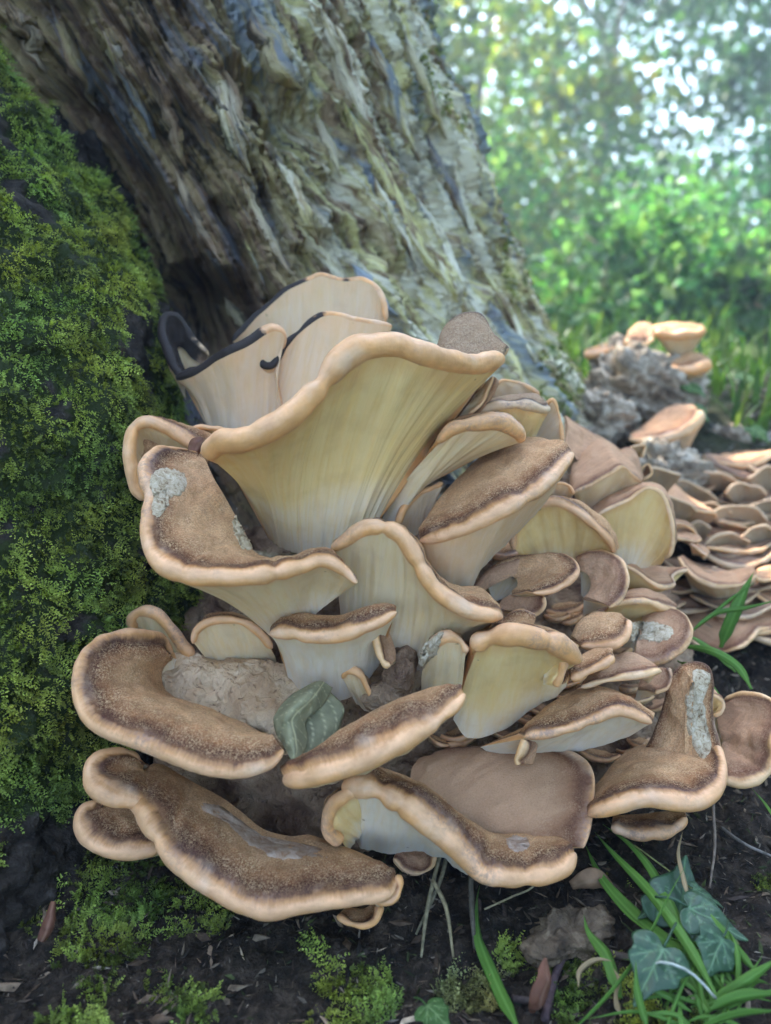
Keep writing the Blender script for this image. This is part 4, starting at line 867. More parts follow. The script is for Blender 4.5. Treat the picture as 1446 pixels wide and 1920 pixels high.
# --- common fleshy base between the caps
def loft_patch(name, rows, nu, nv, mat, amp, freq, parent=None):
    rr = np.array([spline(np.array([at(*p) for p in r_]), nv)[0] for r_ in rows])
    G = np.array([spline(rr[:, j], nu)[0] for j in range(nv)]).transpose(1, 0, 2)
    nn = grid_normals(G)
    if (nn.reshape(-1, 3) @ -FWD).mean() < 0: nn = -nn
    G = G + nn * (amp * fbm(G * freq, 4, 0.55) + 0.35 * amp * np.abs(fbm(G * freq * 3.5, 2)))[..., None]
    o = quads_mesh(name, G.reshape(-1, 3), grid_quads(nu, nv), mat, parent)
    CAST.append((G.reshape(-1, 3), grid_quads(nu, nv)))
    return o
fb = empty('fungus_base', at(700, 1600, 52).tolist())
tag(fb, 'knobbly tan and brown flesh joining the caps, seen in the gaps between them', 'fungus base')
flesh = loft_patch('flesh', [
    [(420, 985, 67), (520, 990, 61), (700, 980, 62.2), (850, 960, 63.2), (1000, 900, 69.2), (1140, 880, 79.2)],
    [(360, 1110, 61), (480, 1130, 56), (680, 1110, 57.2), (850, 1100, 58.2), (1000, 1080, 62.2), (1220, 1040, 73.2)],
    [(330, 1250, 54), (430, 1270, 52.5), (620, 1290, 52), (820, 1280, 54.7), (1050, 1230, 57.2), (1280, 1160, 69.2)],
    [(300, 1350, 52), (430, 1370, 50.6), (620, 1390, 50.5), (840, 1400, 53.7), (1080, 1360, 56.2), (1310, 1280, 64.2)],
    [(290, 1480, 51), (430, 1500, 50), (600, 1520, 49.6), (820, 1520, 52.7), (1080, 1480, 55.2), (1330, 1420, 61.2)],
    [(320, 1600, 50), (450, 1610, 49.5), (620, 1600, 49.5), (820, 1590, 52.8), (1060, 1570, 55.2), (1290, 1520, 59.2)],
    [(360, 1700, 50), (480, 1700, 50), (640, 1680, 53.2), (820, 1660, 54.2), (1040, 1640, 56.2), (1250, 1580, 60.2)]], 130, 170, M_FLESH, 0.006, 60)
to_parent(flesh, fb)
FLESH_V, FLESH_F = CAST[-1]; FLESH_I = len(CAST) - 1
tag(flesh, 'knobbly tan flesh with dark brown pits')
tanf = loft_patch('pale_flesh', [
    [(300, 1225, 51.5), (390, 1228, 51), (480, 1235, 50.5), (600, 1262, 50)],
    [(296, 1262, 49.8), (390, 1262, 49.4), (480, 1275, 49.0), (590, 1300, 48.6)],
    [(300, 1300, 48.9), (390, 1305, 48.5), (470, 1320, 47.8), (560, 1345, 47.0)],
    [(330, 1330, 48.6), (410, 1345, 47.6), (480, 1368, 46.6), (550, 1392, 45.6)],
    [(350, 1360, 49.4), (430, 1380, 48.6), (500, 1400, 47.6), (560, 1420, 46.8)]], 70, 90, M_FLESH_TAN, 0.004, 55)
to_parent(tanf, fb); tag(tanf, 'pale tan pitted flesh behind the ear-shaped cap')
fb2 = empty('fungus_base', at(740, 1330, 48).tolist())
tag(fb2, 'lumpy cream and brown knob of fungus between the tongue-like cap and the loaf-like cap', 'fungus base')
def blob(name, c, ax, mat, parent, amp=0.25, freq=90, nu=40, nv=28):
    uu_, vv_ = np.meshgrid(np.linspace(0, 2 * math.pi, nu), np.linspace(0.02, math.pi - 0.02, nv), indexing='ij')
    d_ = np.stack([np.cos(uu_) * np.sin(vv_), np.sin(uu_) * np.sin(vv_), np.cos(vv_)], -1)
    P = np.asarray(c) + d_ * np.asarray(ax)
    P = np.asarray(c) + (P - np.asarray(c)) * (1 + amp * fbm(P * freq, 3))[..., None]
    P[-1] = P[0]
    o = quads_mesh(name, P.reshape(-1, 3) - np.array(parent.location), grid_quads(nu, nv), mat, parent)
    return o
blob('knob', at(748, 1275, 47.5), (0.010, 0.012, 0.017), M_FLESH, fb2)
blob('knob', at(725, 1310, 47.2), (0.013, 0.010, 0.011), M_FLESH, fb2)
blob('knob', at(760, 1240, 48.5), (0.008, 0.010, 0.010), M_FLESH, fb2)
mushroom('small cream ear bud beside the lumpy knob',
    rim=D([(642, 1272, 6), (652, 1258, 9), (672, 1262, 9), (690, 1290, 8), (705, 1315, 7), (720, 1325, 5)], 47, 46.6, 46.8), bot=D([(668, 1320), (690, 1335), (715, 1338)], 48.5), top=D([(660, 1260), (690, 1275), (720, 1315)], 48.5), r=8, curl=20, eoff=-1.2)

# --- many small shelves filling the gaps and covering the slope
def first_hit(bv, x, y):
    r_ = ray(x, y); L = np.linalg.norm(r_); h = bv.ray_cast(Vector(CAM), Vector(r_ / L))
    return (np.array(h[0]) - CAM) @ FWD if h[0] is not None else None
def all_bvh(lst):
    vs_, fs_, off = [], [], 0
    for v_, f_ in lst:
        vs_.append(v_); fs_.append(f_ + off); off += len(v_)
    return BVHTree.FromPolygons(np.concatenate(vs_).tolist(), np.concatenate(fs_).tolist())
def shelf(x, y, w_, h_, d, label, group, r, tilt=0.0, skin=None, deep=4.0, **kw):
    dx = lambda q_: x + w_ * q_
    f_ = lambda q_: y + h_ * (0.55 - 0.9 * abs(q_) ** 1.8) + tilt * q_ * w_
    qs = (-1, -0.72, -0.35, 0, 0.35, 0.72, 1)
    rim = [(dx(q_), f_(q_), d + 1.8 * abs(q_) ** 2, r * (0.6 + 0.4 * (1 - abs(q_)))) for q_ in qs]
    top = [(dx(q_ * 0.8), y - h_ * (0.65 - 0.25 * q_ * q_) + tilt * q_ * w_, d + deep) for q_ in qs]
    return mushroom(label, rim, top, r=r, back=(0.5, 1.4), skin=skin or M_PINK, group=group, tb=2, **kw)
BALL = all_bvh(CAST[:FLESH_I] + CAST[FLESH_I + 1:]); BFL = all_bvh([(FLESH_V, FLESH_F)])
rs = np.random.default_rng(5); cnt = 0
for _ in range(600):
    x, y = rs.uniform(820, 1310), rs.uniform(960, 1420)
    d1, d2 = first_hit(BALL, x, y), first_hit(BFL, x, y)
    if d2 is None or (d1 is not None and d1 < d2) : continue
    w_ = rs.uniform(24, 52)
    shelf(x, y, w_, w_ * rs.uniform(0.4, 0.65), d2 * 100 - 1.6, 'small brown shelf wedged in a gap between the larger caps', 'small shelves filling the gaps', rs.uniform(4, 8), rs.uniform(-0.3, 0.3), M_FELT if rs.random() < 0.4 else M_PINK, 3.0, eoff=rs.uniform(-0.5, 0.5))
    cnt += 1
    if cnt % 3 == 0: BALL = all_bvh(CAST[:FLESH_I] + CAST[FLESH_I + 1:])
    if cnt >= 22: break
rs = np.random.default_rng(9)
SL = []
for _ in range(400):
    x, y = rs.uniform(1190, 1470), rs.uniform(855, 1200)
    if x < 1250 and y < 900: continue
    if any(abs(x - a_) < 40 and abs(y - b_) < 18 for a_, b_ in SL): continue
    SL.append((x, y))
    if len(SL) >= 26: break
for (x, y) in sorted(SL, key=lambda q_: q_[1]):
    g_ = ground_at(x, y); d_ = ((g_ - CAM) @ FWD) * 100
    w_ = rs.uniform(48, 100)
    shelf(x, y, w_, w_ * rs.uniform(0.28, 0.5), d_ - rs.uniform(3.0, 6.0), 'thin tan shelf in the layered mass of caps on the slope', 'layered shelves on the slope', rs.uniform(5, 9), rs.uniform(-0.2, 0.25), M_PINK if rs.random() < 0.25 else M_DRAB, rs.uniform(5, 8), eoff=rs.uniform(-0.3, 1.2))

for k in range(13):
    x, y = [(1290, 930), (1345, 905), (1400, 930), (1445, 905), (1330, 965), (1385, 975), (1440, 965), (1300, 1000), (1365, 1020), (1430, 1010), (1110, 850), (1225, 905), (1260, 960)][k]
    g_ = ground_at(x, y + 25); d_ = ((g_ - CAM) @ FWD) * 100 - 3.5
    if x < 1270: d_ = min(d_, 76)
    w_, h_ = rs.uniform(34, 60), rs.uniform(26, 46); tl = rs.uniform(-0.25, 0.25)
    qs = (-1, -0.6, -0.2, 0.2, 0.6, 1)
    mushroom('drab fan-shaped cap showing its tan underside among the layered shelves',
        rim=[(x + w_ * q_, y - h_ * (0.6 - 0.55 * q_ * q_) + tl * w_ * q_ + rs.uniform(-4, 4), d_, 4) for q_ in qs],
        bot=[(x + w_ * 0.45 * q_, y + h_ * 0.55, d_ + 3) for q_ in qs], r=4, pore=M_PORE_D, skin=M_DRAB, curl=8, eoff=rs.uniform(-0.5, 0.8), group='drab fans on the slope')

# --- wounds laid on the caps
def make_bvh():
    vs_, fs_, off = [], [], 0
    for v_, f_ in CAST:
        vs_.append(v_); fs_.append(f_ + off); off += len(v_)
    V_ = np.concatenate(vs_); F_ = np.concatenate(fs_)
    return BVHTree.FromPolygons(V_.tolist(), F_.tolist())
BVH = make_bvh()
def hit(x, y):
    r_ = ray(x, y); L = np.linalg.norm(r_)
    h = BVH.ray_cast(Vector(CAM), Vector(r_ / L))
    return (np.array(h[0]), np.array(h[1])) if h[0] is not None else (None, None)
def wound(root, outline, name='bite_mark', lift=0.0007, n=26, mat=None, rag=2.0, on='cap'):
    """ragged patch of bare flesh that follows the cap beneath it"""
    P2 = np.array(outline, float)
    closed = np.vstack([P2, P2[:1]])
    ring, _ = spline(np.column_stack([closed, np.zeros(len(closed))]), 56); ring = ring[:-1, :2]
    ring = ring + rag * RNG.normal(size=ring.shape) * 0.6
    c = ring.mean(0); verts, faces = [], []; K = 7; M_ = len(ring)
    depth_c = None; last = None
    for k in range(K + 1):
        f_ = k / K
        for i in range(M_):
            q_ = c + (ring[i] - c) * f_
            h_, nn = hit(*q_)
            if h_ is None: h_ = last if last is not None else at(q_[0], q_[1], 47)
            dd_ = (h_ - CAM) @ FWD
            if depth_c is None: depth_c = dd_
            if abs(dd_ - depth_c) > 0.02: dd_ = depth_c
            depth_c = 0.97 * depth_c + 0.03 * dd_
            last = h_
            P = CAM + ray(*q_) * (dd_ - lift * (1.0 if k < K else -0.5) - 0.0006 * RNG.random() * (k < K))
            verts.append(P)
    for k in range(K):
        for i in range(M_):
            j = (i + 1) % M_
            faces.append((k * M_ + i, k * M_ + j, (k + 1) * M_ + j, (k + 1) * M_ + i))
    cap_ = [c for c in root.children if c.name.split('.')[0] in ('cap', 'horn')]
    cap_ = ([c for c in cap_ if c.name.startswith(on)] or cap_)[0]
    link_mesh(name, np.array(verts), faces, mat or M_SCAR, cap_, loc=np.array(root.location))
wound(bitten, [(282, 888), (300, 876), (322, 876), (346, 890), (352, 912), (340, 928), (322, 934), (316, 950), (304, 966), (290, 970), (282, 955), (286, 932), (280, 910)])
wound(rc, [(1298, 1256), (1322, 1252), (1334, 1266), (1330, 1284), (1318, 1290), (1322, 1330), (1330, 1370), (1334, 1400), (1322, 1424), (1304, 1410), (1292, 1380), (1286, 1340), (1284, 1305), (1296, 1285)], on='horn')
wound(torn, [(1184, 1168), (1205, 1164), (1235, 1168), (1262, 1178), (1258, 1196), (1232, 1204), (1205, 1200), (1186, 1204)], name='torn_wound')
wound(band, [(786, 1246), (788, 1222), (800, 1202), (818, 1188), (834, 1180), (828, 1200), (822, 1222), (806, 1240), (792, 1252)], name='cracked_edge')
wound(low, [(368, 1498), (416, 1514), (466, 1548), (511, 1576), (556, 1586), (608, 1592), (614, 1608), (566, 1612), (516, 1608), (466, 1582), (421, 1542), (381, 1518)], name='scuffed_patch', mat=M_SCUFF, lift=0.0004, rag=2.5)
wound(bc, [(948, 1572), (966, 1566), (988, 1572), (994, 1586), (976, 1598), (956, 1592)], name='scuffed_patch', mat=M_SCUFF, lift=0.0004)
wound(bitten, [(440, 965), (452, 985), (466, 1010), (474, 1028), (462, 1032), (446, 1015), (436, 985)], name='torn_edge', mat=M_TORN, lift=0.0005)
wound(bitten, [(470, 1030), (505, 1038), (545, 1036), (580, 1026), (600, 1034), (575, 1046), (530, 1052), (485, 1050)], name='torn_edge', mat=M_TORN, lift=0.0005)

# ------------------------------------------------------------------ rotten block behind, right
def block_material():
    m, n, b = mat_new('grey rotten wood'); p = pos(n)
    t = noise(n, p, 55, 6, 0.65, 0.8)
    col = ramp(n, t, [(0.3, (0.07, 0.05, 0.036)), (0.46, (0.27, 0.21, 0.145)), (0.6, (0.5, 0.425, 0.32)), (0.8, (0.66, 0.585, 0.47))])
    n.links.new(col, b.inputs['Base Color']); b.inputs['Roughness'].default_value = 0.8
    bump(n, b, t, 0.9, 0.006); return m
M_BLOCK = block_material(); M_CHUNK = bark_material(); M_CHUNK.name = 'dark crumbling wood'
for nd in M_CHUNK.node_tree.nodes:
    if nd.type == 'VALTORGB':
        for el, c_ in zip(nd.color_ramp.elements, ((0.04, 0.028, 0.018), (0.13, 0.09, 0.055), (0.28, 0.21, 0.135), (0.44, 0.35, 0.245))): el.color = (*c_, 1)
def chunk(name, c, ax, rot, label, cat, mat=M_BLOCK, amp=0.35, freq=14, nu=130, nv=90, ridge=0.012, group=None):
    uu_, vv_ = np.meshgrid(np.linspace(0, 2 * math.pi, nu), np.linspace(0.01, math.pi - 0.01, nv), indexing='ij')
    d_ = np.stack([np.cos(uu_) * np.sin(vv_), np.sin(uu_) * np.sin(vv_), np.cos(vv_)], -1)
    d_ = np.sign(d_) * np.abs(d_) ** 0.8
    P = d_ * np.asarray(ax); s_ = freq
    off = np.asarray(c) * 3
    P = P * (1 + amp * fbm(P * s_ + off, 3))[..., None] + d_ * (ridge * (1 - 2 * np.abs(fbm((P + off) * np.array((s_ * 1.2, s_ * 1.2, s_ * 5)), 3))))[..., None] + d_ * (0.35 * ridge * fbm((P + off) * s_ * 10, 3))[..., None]
    P[-1] = P[0]
    R_ = np.array(Matrix.Rotation(rot[2], 3, 'Z') @ Matrix.Rotation(rot[1], 3, 'Y') @ Matrix.Rotation(rot[0], 3, 'X'))
    o = quads_mesh(name, (P @ R_.T).reshape(-1, 3), grid_quads(nu, nv), mat)
    o.location = c
    return tag(o, label, cat, group)
chunk('rotten_block', at(1185, 755, 110).tolist(), (0.072, 0.06, 0.072), (0.2, 0.5, 0.3), 'grey flaking block of rotten wood behind the clump, orange caps on top', 'wood block')
chunk('wood_chunk', (ground_at(1075, 1755) + np.array((0, 0, 0.004))).tolist(), (0.026, 0.012, 0.006), (0.1, 0.1, 0.35), 'pale crumbling chunk of wood on the soil below the rippled bottom cap', 'wood chunk', mat=M_CHUNK, amp=0.5, freq=40, nu=70, nv=46, ridge=0.004)
for (px, py, d_, ax, lab) in ((1390, 840, 108, (0.06, 0.03, 0.016), 'pale grey splinter block on the slope behind the faded caps'), (1120, 805, 100, (0.035, 0.03, 0.035), 'mossy grey wood lump at the stump foot beside the rotten block'), (1250, 900, 92, (0.05, 0.03, 0.03), 'low dark wood lump between the thin caps and the rotten block')):
    chunk('wood_lump', at(px, py, d_).tolist(), ax, (0.2, 0.3, 0.6), lab, 'wood lump', nu=60, nv=44, freq=24)

# ------------------------------------------------------------------ moss
def leafy_material(name, rough=0.55, trans=0.35, spec=0.2):
    m, n, b = mat_new(name)
    col = attr(n, 'tint', 'Color')
    n.links.new(col, b.inputs['Base Color']); b.inputs['Roughness'].default_value = rough
    b.inputs['Specular IOR Level'].default_value = spec
    if trans > 0:
        tr = n.nodes.new('ShaderNodeBsdfTranslucent'); mx = n.nodes.new('ShaderNodeMixShader'); mx.inputs[0].default_value = trans
        n.links.new(mixc(n, 1.0, col, (1.15, 1.2, 0.55), 'MULTIPLY'), tr.inputs[0])
        out = n.nodes['Material Output']
        n.links.new(b.outputs[0], mx.inputs[1]); n.links.new(tr.outputs[0], mx.inputs[2]); n.links.new(mx.outputs[0], out.inputs[0])
    return m
M_MOSS = leafy_material('moss leaves', 0.5, 0.3)
def unit(v): return v / (np.linalg.norm(v, axis=-1)[..., None] + 1e-12)
def moss_mesh(name, P, Nn, length, leaf, bright, droop=0.9, nodes=7, parent=None):
    k = len(P)
    rnd = RNG.normal(size=(k, 3))
    clump = fbm(P * 90, 2); clump2 = fbm(P * 30 + 4, 3)
    L = length * (0.7 + 0.5 * RNG.random(k)) * np.clip(1 + 0.7 * clump + 0.4 * clump2, 0.35, 2)
    flow = unit(np.stack([fbm(P * 45 + 1, 2), fbm(P * 45 + 7, 2), fbm(P * 45 + 13, 2)], -1))
    d0 = unit(Nn * 0.85 + 0.35 * rnd + 0.55 * flow)
    dn = np.array((0, 0, -1.0))
    ts = np.linspace(0.15, 1.0, nodes)
    tint0 = np.stack([0.118 + 0 * clump, 0.142 + 0 * clump, 0.027 + 0 * clump], -1)
    lev = np.clip(0.85 + 0.8 * clump + 0.6 * clump2 + 0.25 * RNG.normal(size=k), 0.35, 2.0) * bright
    yel = np.clip(0.5 + 0.6 * fbm(P * 22 + 9, 2), 0, 1)[:, None]
    tint0 = tint0 * lev[:, None] * (np.array((0.72, 0.95, 1.1)) * (1 - yel) + np.array((1.3, 1.1, 0.9)) * yel)
    V, T = [], []
    pos_, dr = P - Nn * 0.001, d0
    prev = 0
    for i, tt in enumerate(ts):
        dr = unit(dr + dn * droop * 0.22 + 0.10 * flow)
        pos_ = pos_ + dr * (L * (tt - prev))[:, None]; prev = tt
        side = unit(np.cross(dr, Nn) + 0.15 * rnd); upv = np.cross(side, dr)
        shrink = 1.0 - 0.45 * tt
        for s_ in ((-1, 0.15), (1, 0.15), (0, 1.0)) if i < nodes - 1 else ((-0.4, 0), (0.4, 0), (0, .6)):
            ld = unit(dr * 0.75 + side * s_[0] * 0.85 + upv * (s_[1] * 0.6 + 0.1) + 0.38 * RNG.normal(size=(k, 3)))
            ln = leaf * shrink * (0.8 + 0.5 * RNG.random(k))[:, None]
            wv = unit(np.cross(ld, upv + 0.3 * side)) * ln * 0.24
            V.append(np.stack([pos_, pos_ + ld * ln * 0.45 + wv, pos_ + ld * ln, pos_ + ld * ln * 0.45 - wv], 1))
            c = tint0 * (0.75 + 0.6 * tt)
            T.append(np.stack([c, c * 1.05, c * 1.3, c * 1.05], 1))
    V = np.concatenate(V).reshape(-1, 3); T = np.concatenate(T).reshape(-1, 3)
    q_ = np.arange(len(V)).reshape(-1, 4)
    return quads_mesh(name, V, q_, M_MOSS, smooth=False, colors=np.clip(T, 0, 0.6), parent=parent)
def sample_grid(G, Nn, count, mask):
    nu_, nv_ = G.shape[:2]
    e1 = np.diff(G, axis=0)[:, :-1]; e2 = np.diff(G, axis=1)[:-1]
    ar = np.linalg.norm(np.cross(e1, e2), axis=-1) * mask[:-1, :-1]
    pr = ar.ravel() / ar.sum()
    idx = RNG.choice(len(pr), size=count, p=pr); i, j = idx // (nv_ - 1), idx % (nv_ - 1)
    a, b = RNG.random((count, 1)), RNG.random((count, 1))
    P = G[i, j] * (1 - a) * (1 - b) + G[i + 1, j] * a * (1 - b) + G[i, j + 1] * (1 - a) * b + G[i + 1, j + 1] * a * b
    return P, unit(Nn[i, j])
RN2 = grid_normals(RG)
if (RN2.reshape(-1, 3) @ -FWD).mean() < 0: RN2 = -RN2
wgt = mk * np.where(rx < -60, 0.35, 1.0)
P1, N1 = sample_grid(RG, RN2, 28500, wgt)
mo = moss_mesh('moss', P1, N1, 0.0080, 0.0023, 1.75, nodes=5); tag(mo, 'thick feathery green moss cushion', kind='stuff')
to_parent(mo, stump)
# thin moss on the right foot and upper edge of the trunk
TN = grid_normals(TV)
if (TN[200, 150] @ -FWD) < 0: TN = -TN
tx, ty, td = project(TV)
mt = (np.exp(-(((tx - 1045) / 45) ** 2 + ((ty - 705) / 75) ** 2)) > 0.35) | ((tx > 775) & (tx < 870) & (ty < 230) & (fbm(TV * 20, 3) > 0.05)) | (((tx - 650) ** 2 + (ty - 215) ** 2) < 18 ** 2) | ((tx > 940) & (ty > 420) & (ty < 640) & (fbm(TV * 24, 3) > 0.2))
mt = mt & (TH > -0.5) & (TH < 1.9)
P2_, N2_ = sample_grid(TV, TN, 2600, mt.astype(float))
mo2 = moss_mesh('moss', P2_, N2_, 0.009, 0.0035, 1.4, nodes=5); tag(mo2, 'sparse moss on the edge of the rotten trunk', kind='stuff'); to_parent(mo2, stump)
# moss on the ground
def ground_normal(x, y):
    e = 0.002
    n_ = np.stack([-(g_height(x + e, y) - g_height(x - e, y)) / (2 * e), -(g_height(x, y + e) - g_height(x, y - e)) / (2 * e), np.ones_like(x)], -1)
    return unit(n_)
def ground_points(n, x0, x1, y0, y1, keep):
    x = RNG.uniform(x0, x1, n); y = RNG.uniform(y0, y1, n); z = g_height(x, y)
    P = np.stack([x, y, z], -1); px, py, _ = project(P)
    k = keep(px, py, P); return P[k], ground_normal(P[k][:, 0], P[k][:, 1])
def gm(px, py, P):
    nz_ = 0.35 * fbm(P * 45, 3)
    a_ = np.exp(-(((px - 215) / 120) ** 2 + ((py - 1700) / 135) ** 2)) + nz_ > 0.45
    b_ = np.exp(-(((px - 345) / 40) ** 2 + ((py - 1900) / 50) ** 2)) + nz_ > 0.5
    c_ = np.exp(-(((px - 60) / 50) ** 2 + ((py - 1690) / 60) ** 2)) + nz_ > 0.6
    d_ = np.exp(-(((px - 960) / 50) ** 2 + ((py - 1800) / 40) ** 2)) + nz_ > 0.62
    e_ = (fbm(P * 16 + 21, 3) > 0.42) & (py > 1640)
    return a_ | b_ | c_ | d_ | e_
P3, N3 = ground_points(34000, -0.30, 0.30, 0.24, 0.50, gm)
P3 = P3[:6500]; N3 = N3[:6500]
mg = moss_mesh('ground_moss', P3, N3, 0.008, 0.0024, 1.5, droop=0.4, nodes=6)
tag(mg, 'low green moss patch on the dark soil below the caps', 'moss', kind='stuff')
# dry olive moss tuft near the bottom middle
P4, N4 = ground_points(20000, -0.05, 0.2, 0.24, 0.42, lambda px, py, P: np.exp(-(((px - 880) / 75) ** 2 + ((py - 1860) / 45) ** 2)) + 0.3 * fbm(P * 50, 3) > 0.5)
P4, N4 = P4[:900], N4[:900]
md = moss_mesh('ground_moss', P4, N4, 0.008, 0.002, 1.4, droop=0.2, nodes=6)
c_ = np.zeros(len(md.data.vertices) * 4, np.float32); md.data.attributes['tint'].data.foreach_get('color', c_)
c_ = c_.reshape(-1, 4); c_[:, :3] = c_[:, :3] * np.array((1.25, 0.95, 1.9)); md.data.attributes['tint'].data.foreach_set('color', c_.ravel())
tag(md, 'dry olive brown moss tuft on the soil below the caps', 'moss', kind='stuff')

# ------------------------------------------------------------------ litter on the soil
def tint_material(name, rough=0.7, bscale=300):
    m, n, b = mat_new(name); p = pos(n)
    t = noise(n, p, bscale, 4)
    col = mixc(n, 1.0, attr(n, 'tint', 'Color'), ramp(n, t, [(0.3, (0.55, 0.55, 0.55)), (0.7, (1.25, 1.25, 1.25))]), 'MULTIPLY')
    n.links.new(col, b.inputs['Base Color']); b.inputs['Roughness'].default_value = rough
    bump(n, b, t, 0.6, 0.002); return m
M_TINT = tint_material('dry plant matter')
def litter(name, P, Nn, size, label, pal):
    k = len(P)
    ax = unit(RNG.normal(size=(k, 3)) + 0.2 * Nn); ax = unit(ax - 0.75 * (ax * Nn).sum(-1)[:, None] * Nn)
    sd_ = unit(np.cross(ax, Nn + 0.5 * RNG.normal(size=(k, 3)))); up_ = np.cross(ax, sd_)
    L = size * np.exp(np.clip(0.5 * RNG.normal(size=k), -1, 0.75))[:, None]; W = L * RNG.uniform(0.08, 0.36, k)[:, None]; Hh = W * 0.35
    c = P + Nn * (0.3 * W)
    V = np.stack([c - ax * L, c + ax * L * RNG.uniform(-0.5, 0.7, k)[:, None] + sd_ * W + up_ * Hh * 0.5, c + ax * L * RNG.uniform(0.7, 1, k)[:, None], c + ax * L * RNG.uniform(-0.7, 0.5, k)[:, None] - sd_ * W * 0.9 + up_ * Hh * 0.3, c + up_ * Hh * 1.6, c - up_ * Hh], 1)
    f = np.array([[0, 1, 4], [1, 2, 4], [2, 3, 4], [3, 0, 4], [1, 0, 5], [2, 1, 5], [3, 2, 5], [0, 3, 5]])
    F_ = (np.arange(k)[:, None, None] * 6 + f[None]).reshape(-1, 3)
    pal = np.array(pal); col = 0.95 * pal[RNG.integers(0, len(pal), k)] * np.exp(0.35 * RNG.normal(size=k))[:, None]
    o = quads_mesh(name, V.reshape(-1, 3), F_, M_TINT, smooth=False, colors=np.repeat(col, 6, 0))
    return tag(o, label, 'litter', kind='stuff')
PL, NL = ground_points(34000, -0.34, 0.55, 0.22, 0.9, lambda px, py, P: (px > -60) & (px < 1500) & (py > 1150))
litter('soil_crumbs', PL, NL, 0.0024, 'dark crumbs of soil and bark scattered on the ground', [(0.03, 0.022, 0.016), (0.055, 0.04, 0.029), (0.02, 0.016, 0.012), (0.10, 0.07, 0.047), (0.19, 0.155, 0.115), (0.05, 0.06, 0.02)])
PL, NL = ground_points(5200, -0.3, 0.6, 0.22, 1.0, lambda px, py, P: (px > -60) & (px < 1500) & (py > 1100))
litter('wood_chips', PL, NL, 0.0048, 'small wood chips and leaf scraps strewn on the soil', [(0.10, 0.065, 0.04), (0.16, 0.11, 0.07), (0.24, 0.18, 0.12), (0.06, 0.04, 0.03)])
PL, NL = ground_points(2500, 0.25, 1.0, 0.75, 1.5, lambda px, py, P: (px > 1050) & (px < 1560) & (py > 700))
litter('wood_chips', PL, NL, 0.010, 'grey splinters and scraps covering the slope between the rear caps', [(0.10, 0.085, 0.07), (0.2, 0.18, 0.15), (0.35, 0.33, 0.29), (0.06, 0.05, 0.04), (0.16, 0.11, 0.07)])

def tube(name, pts, rads, mat, label=None, cat=None, group=None, sides=7, colors=None, bumpy=0.0):
    P = np.asarray(pts, float); n = max(12, 4 * len(P))
    C = spline(np.column_stack([P, rads]), n)[0]; R_ = C[:, 3]; C = C[:, :3]
    t_ = unit(np.gradient(C, axis=0)); ref = np.array((0.13, 0.2, 0.97)); a_ = unit(np.cross(t_, ref)); b_ = np.cross(t_, a_)
    ang = np.linspace(0, 2 * math.pi, sides + 1)[:-1]
    rr_ = R_[:, None] * (1 + bumpy * RNG.normal(size=(n, sides)))
    V = C[:, None] + rr_[..., None] * (np.cos(ang)[None, :, None] * a_[:, None] + np.sin(ang)[None, :, None] * b_[:, None])
    base = C[0]
    F_ = [(i * sides + j, i * sides + (j + 1) % sides, (i + 1) * sides + (j + 1) % sides, (i + 1) * sides + j) for i in range(n - 1) for j in range(sides)]
    F_ += [list(range(sides))[::-1], [(n - 1) * sides + j for j in range(sides)]]
    o = link_mesh(name, V.reshape(-1, 3), F_, mat, loc=base, colors=np.tile(colors, (n * sides, 1)) if colors is not None else None)
    o.location = base
    return tag(o, label, cat, group)
def gpts(px, lifts):
    return [ground_at(x, y) + np.array((0, 0, l)) for (x, y), l in zip(px, lifts)]
TW = [
    ([(1020, 1925), (1040, 1850), (1066, 1790), (1090, 1745)], [0.004, 0.008, 0.008, 0.005], 0.0021, (0.07, 0.045, 0.045), 'dark purplish twig leaning beside the curled brown leaf'),
    ([(880, 1690), (884, 1740), (890, 1790)], [0.02, 0.012, 0.004], 0.0016, (0.10, 0.085, 0.06), 'short grey stick standing under the rippled bottom cap'),
    ([(1100, 1780), (1150, 1800), (1210, 1815), (1250, 1840)], [0.006, 0.004, 0.005, 0.003], 0.0020, (0.08, 0.06, 0.045), 'brown twig lying behind the lower ivy leaf'),
    ([(960, 1880), (1000, 1890), (1040, 1905)], [0.003, 0.004, 0.003], 0.0020, (0.06, 0.045, 0.04), 'stubby dark twig at the foot of the curled brown leaf'),
    ([(1330, 1500), (1325, 1560), (1335, 1620), (1330, 1670)], [0.05, 0.035, 0.015, 0.002], 0.0010, (0.24, 0.18, 0.13), 'thin brown stalk hanging below the nibbled cap'),
    ([(1350, 1560), (1400, 1600), (1460, 1620)], [0.004, 0.006, 0.004], 0.0010, (0.22, 0.19, 0.16), 'pale thin twig on the soil right of the ivy'),
]
for px, lf, rd_, c_, lab in TW:
    tube('twig', gpts(px, lf), [rd_] * (len(px) - 1) + [rd_ * 0.6], M_TINT, lab, 'twig', colors=np.array(c_), bumpy=0.08)
for k, (px, lf) in enumerate([([(830, 1640), (815, 1690), (800, 1740), (790, 1800)], [0.025, 0.02, 0.012, 0.002]), ([(810, 1700), (835, 1740), (850, 1800)], [0.02, 0.015, 0.002]), ([(842, 1640), (825, 1700), (780, 1760)], [0.028, 0.02, 0.003])]):
    tube('dry_stalk', gpts(px, lf), [0.0013] * (len(px) - 1) + [0.0007], M_TINT, ('dry olive grass stalk leaning steeply under the rippled bottom cap', 'short dry stalk splaying out from the olive one', 'longest dry stalk crossing behind the olive one')[k], 'stalk', 'dry stalks under the rippled cap', colors=np.array(((0.22, 0.19, 0.11), (0.27, 0.22, 0.12), (0.17, 0.15, 0.09))[k]))
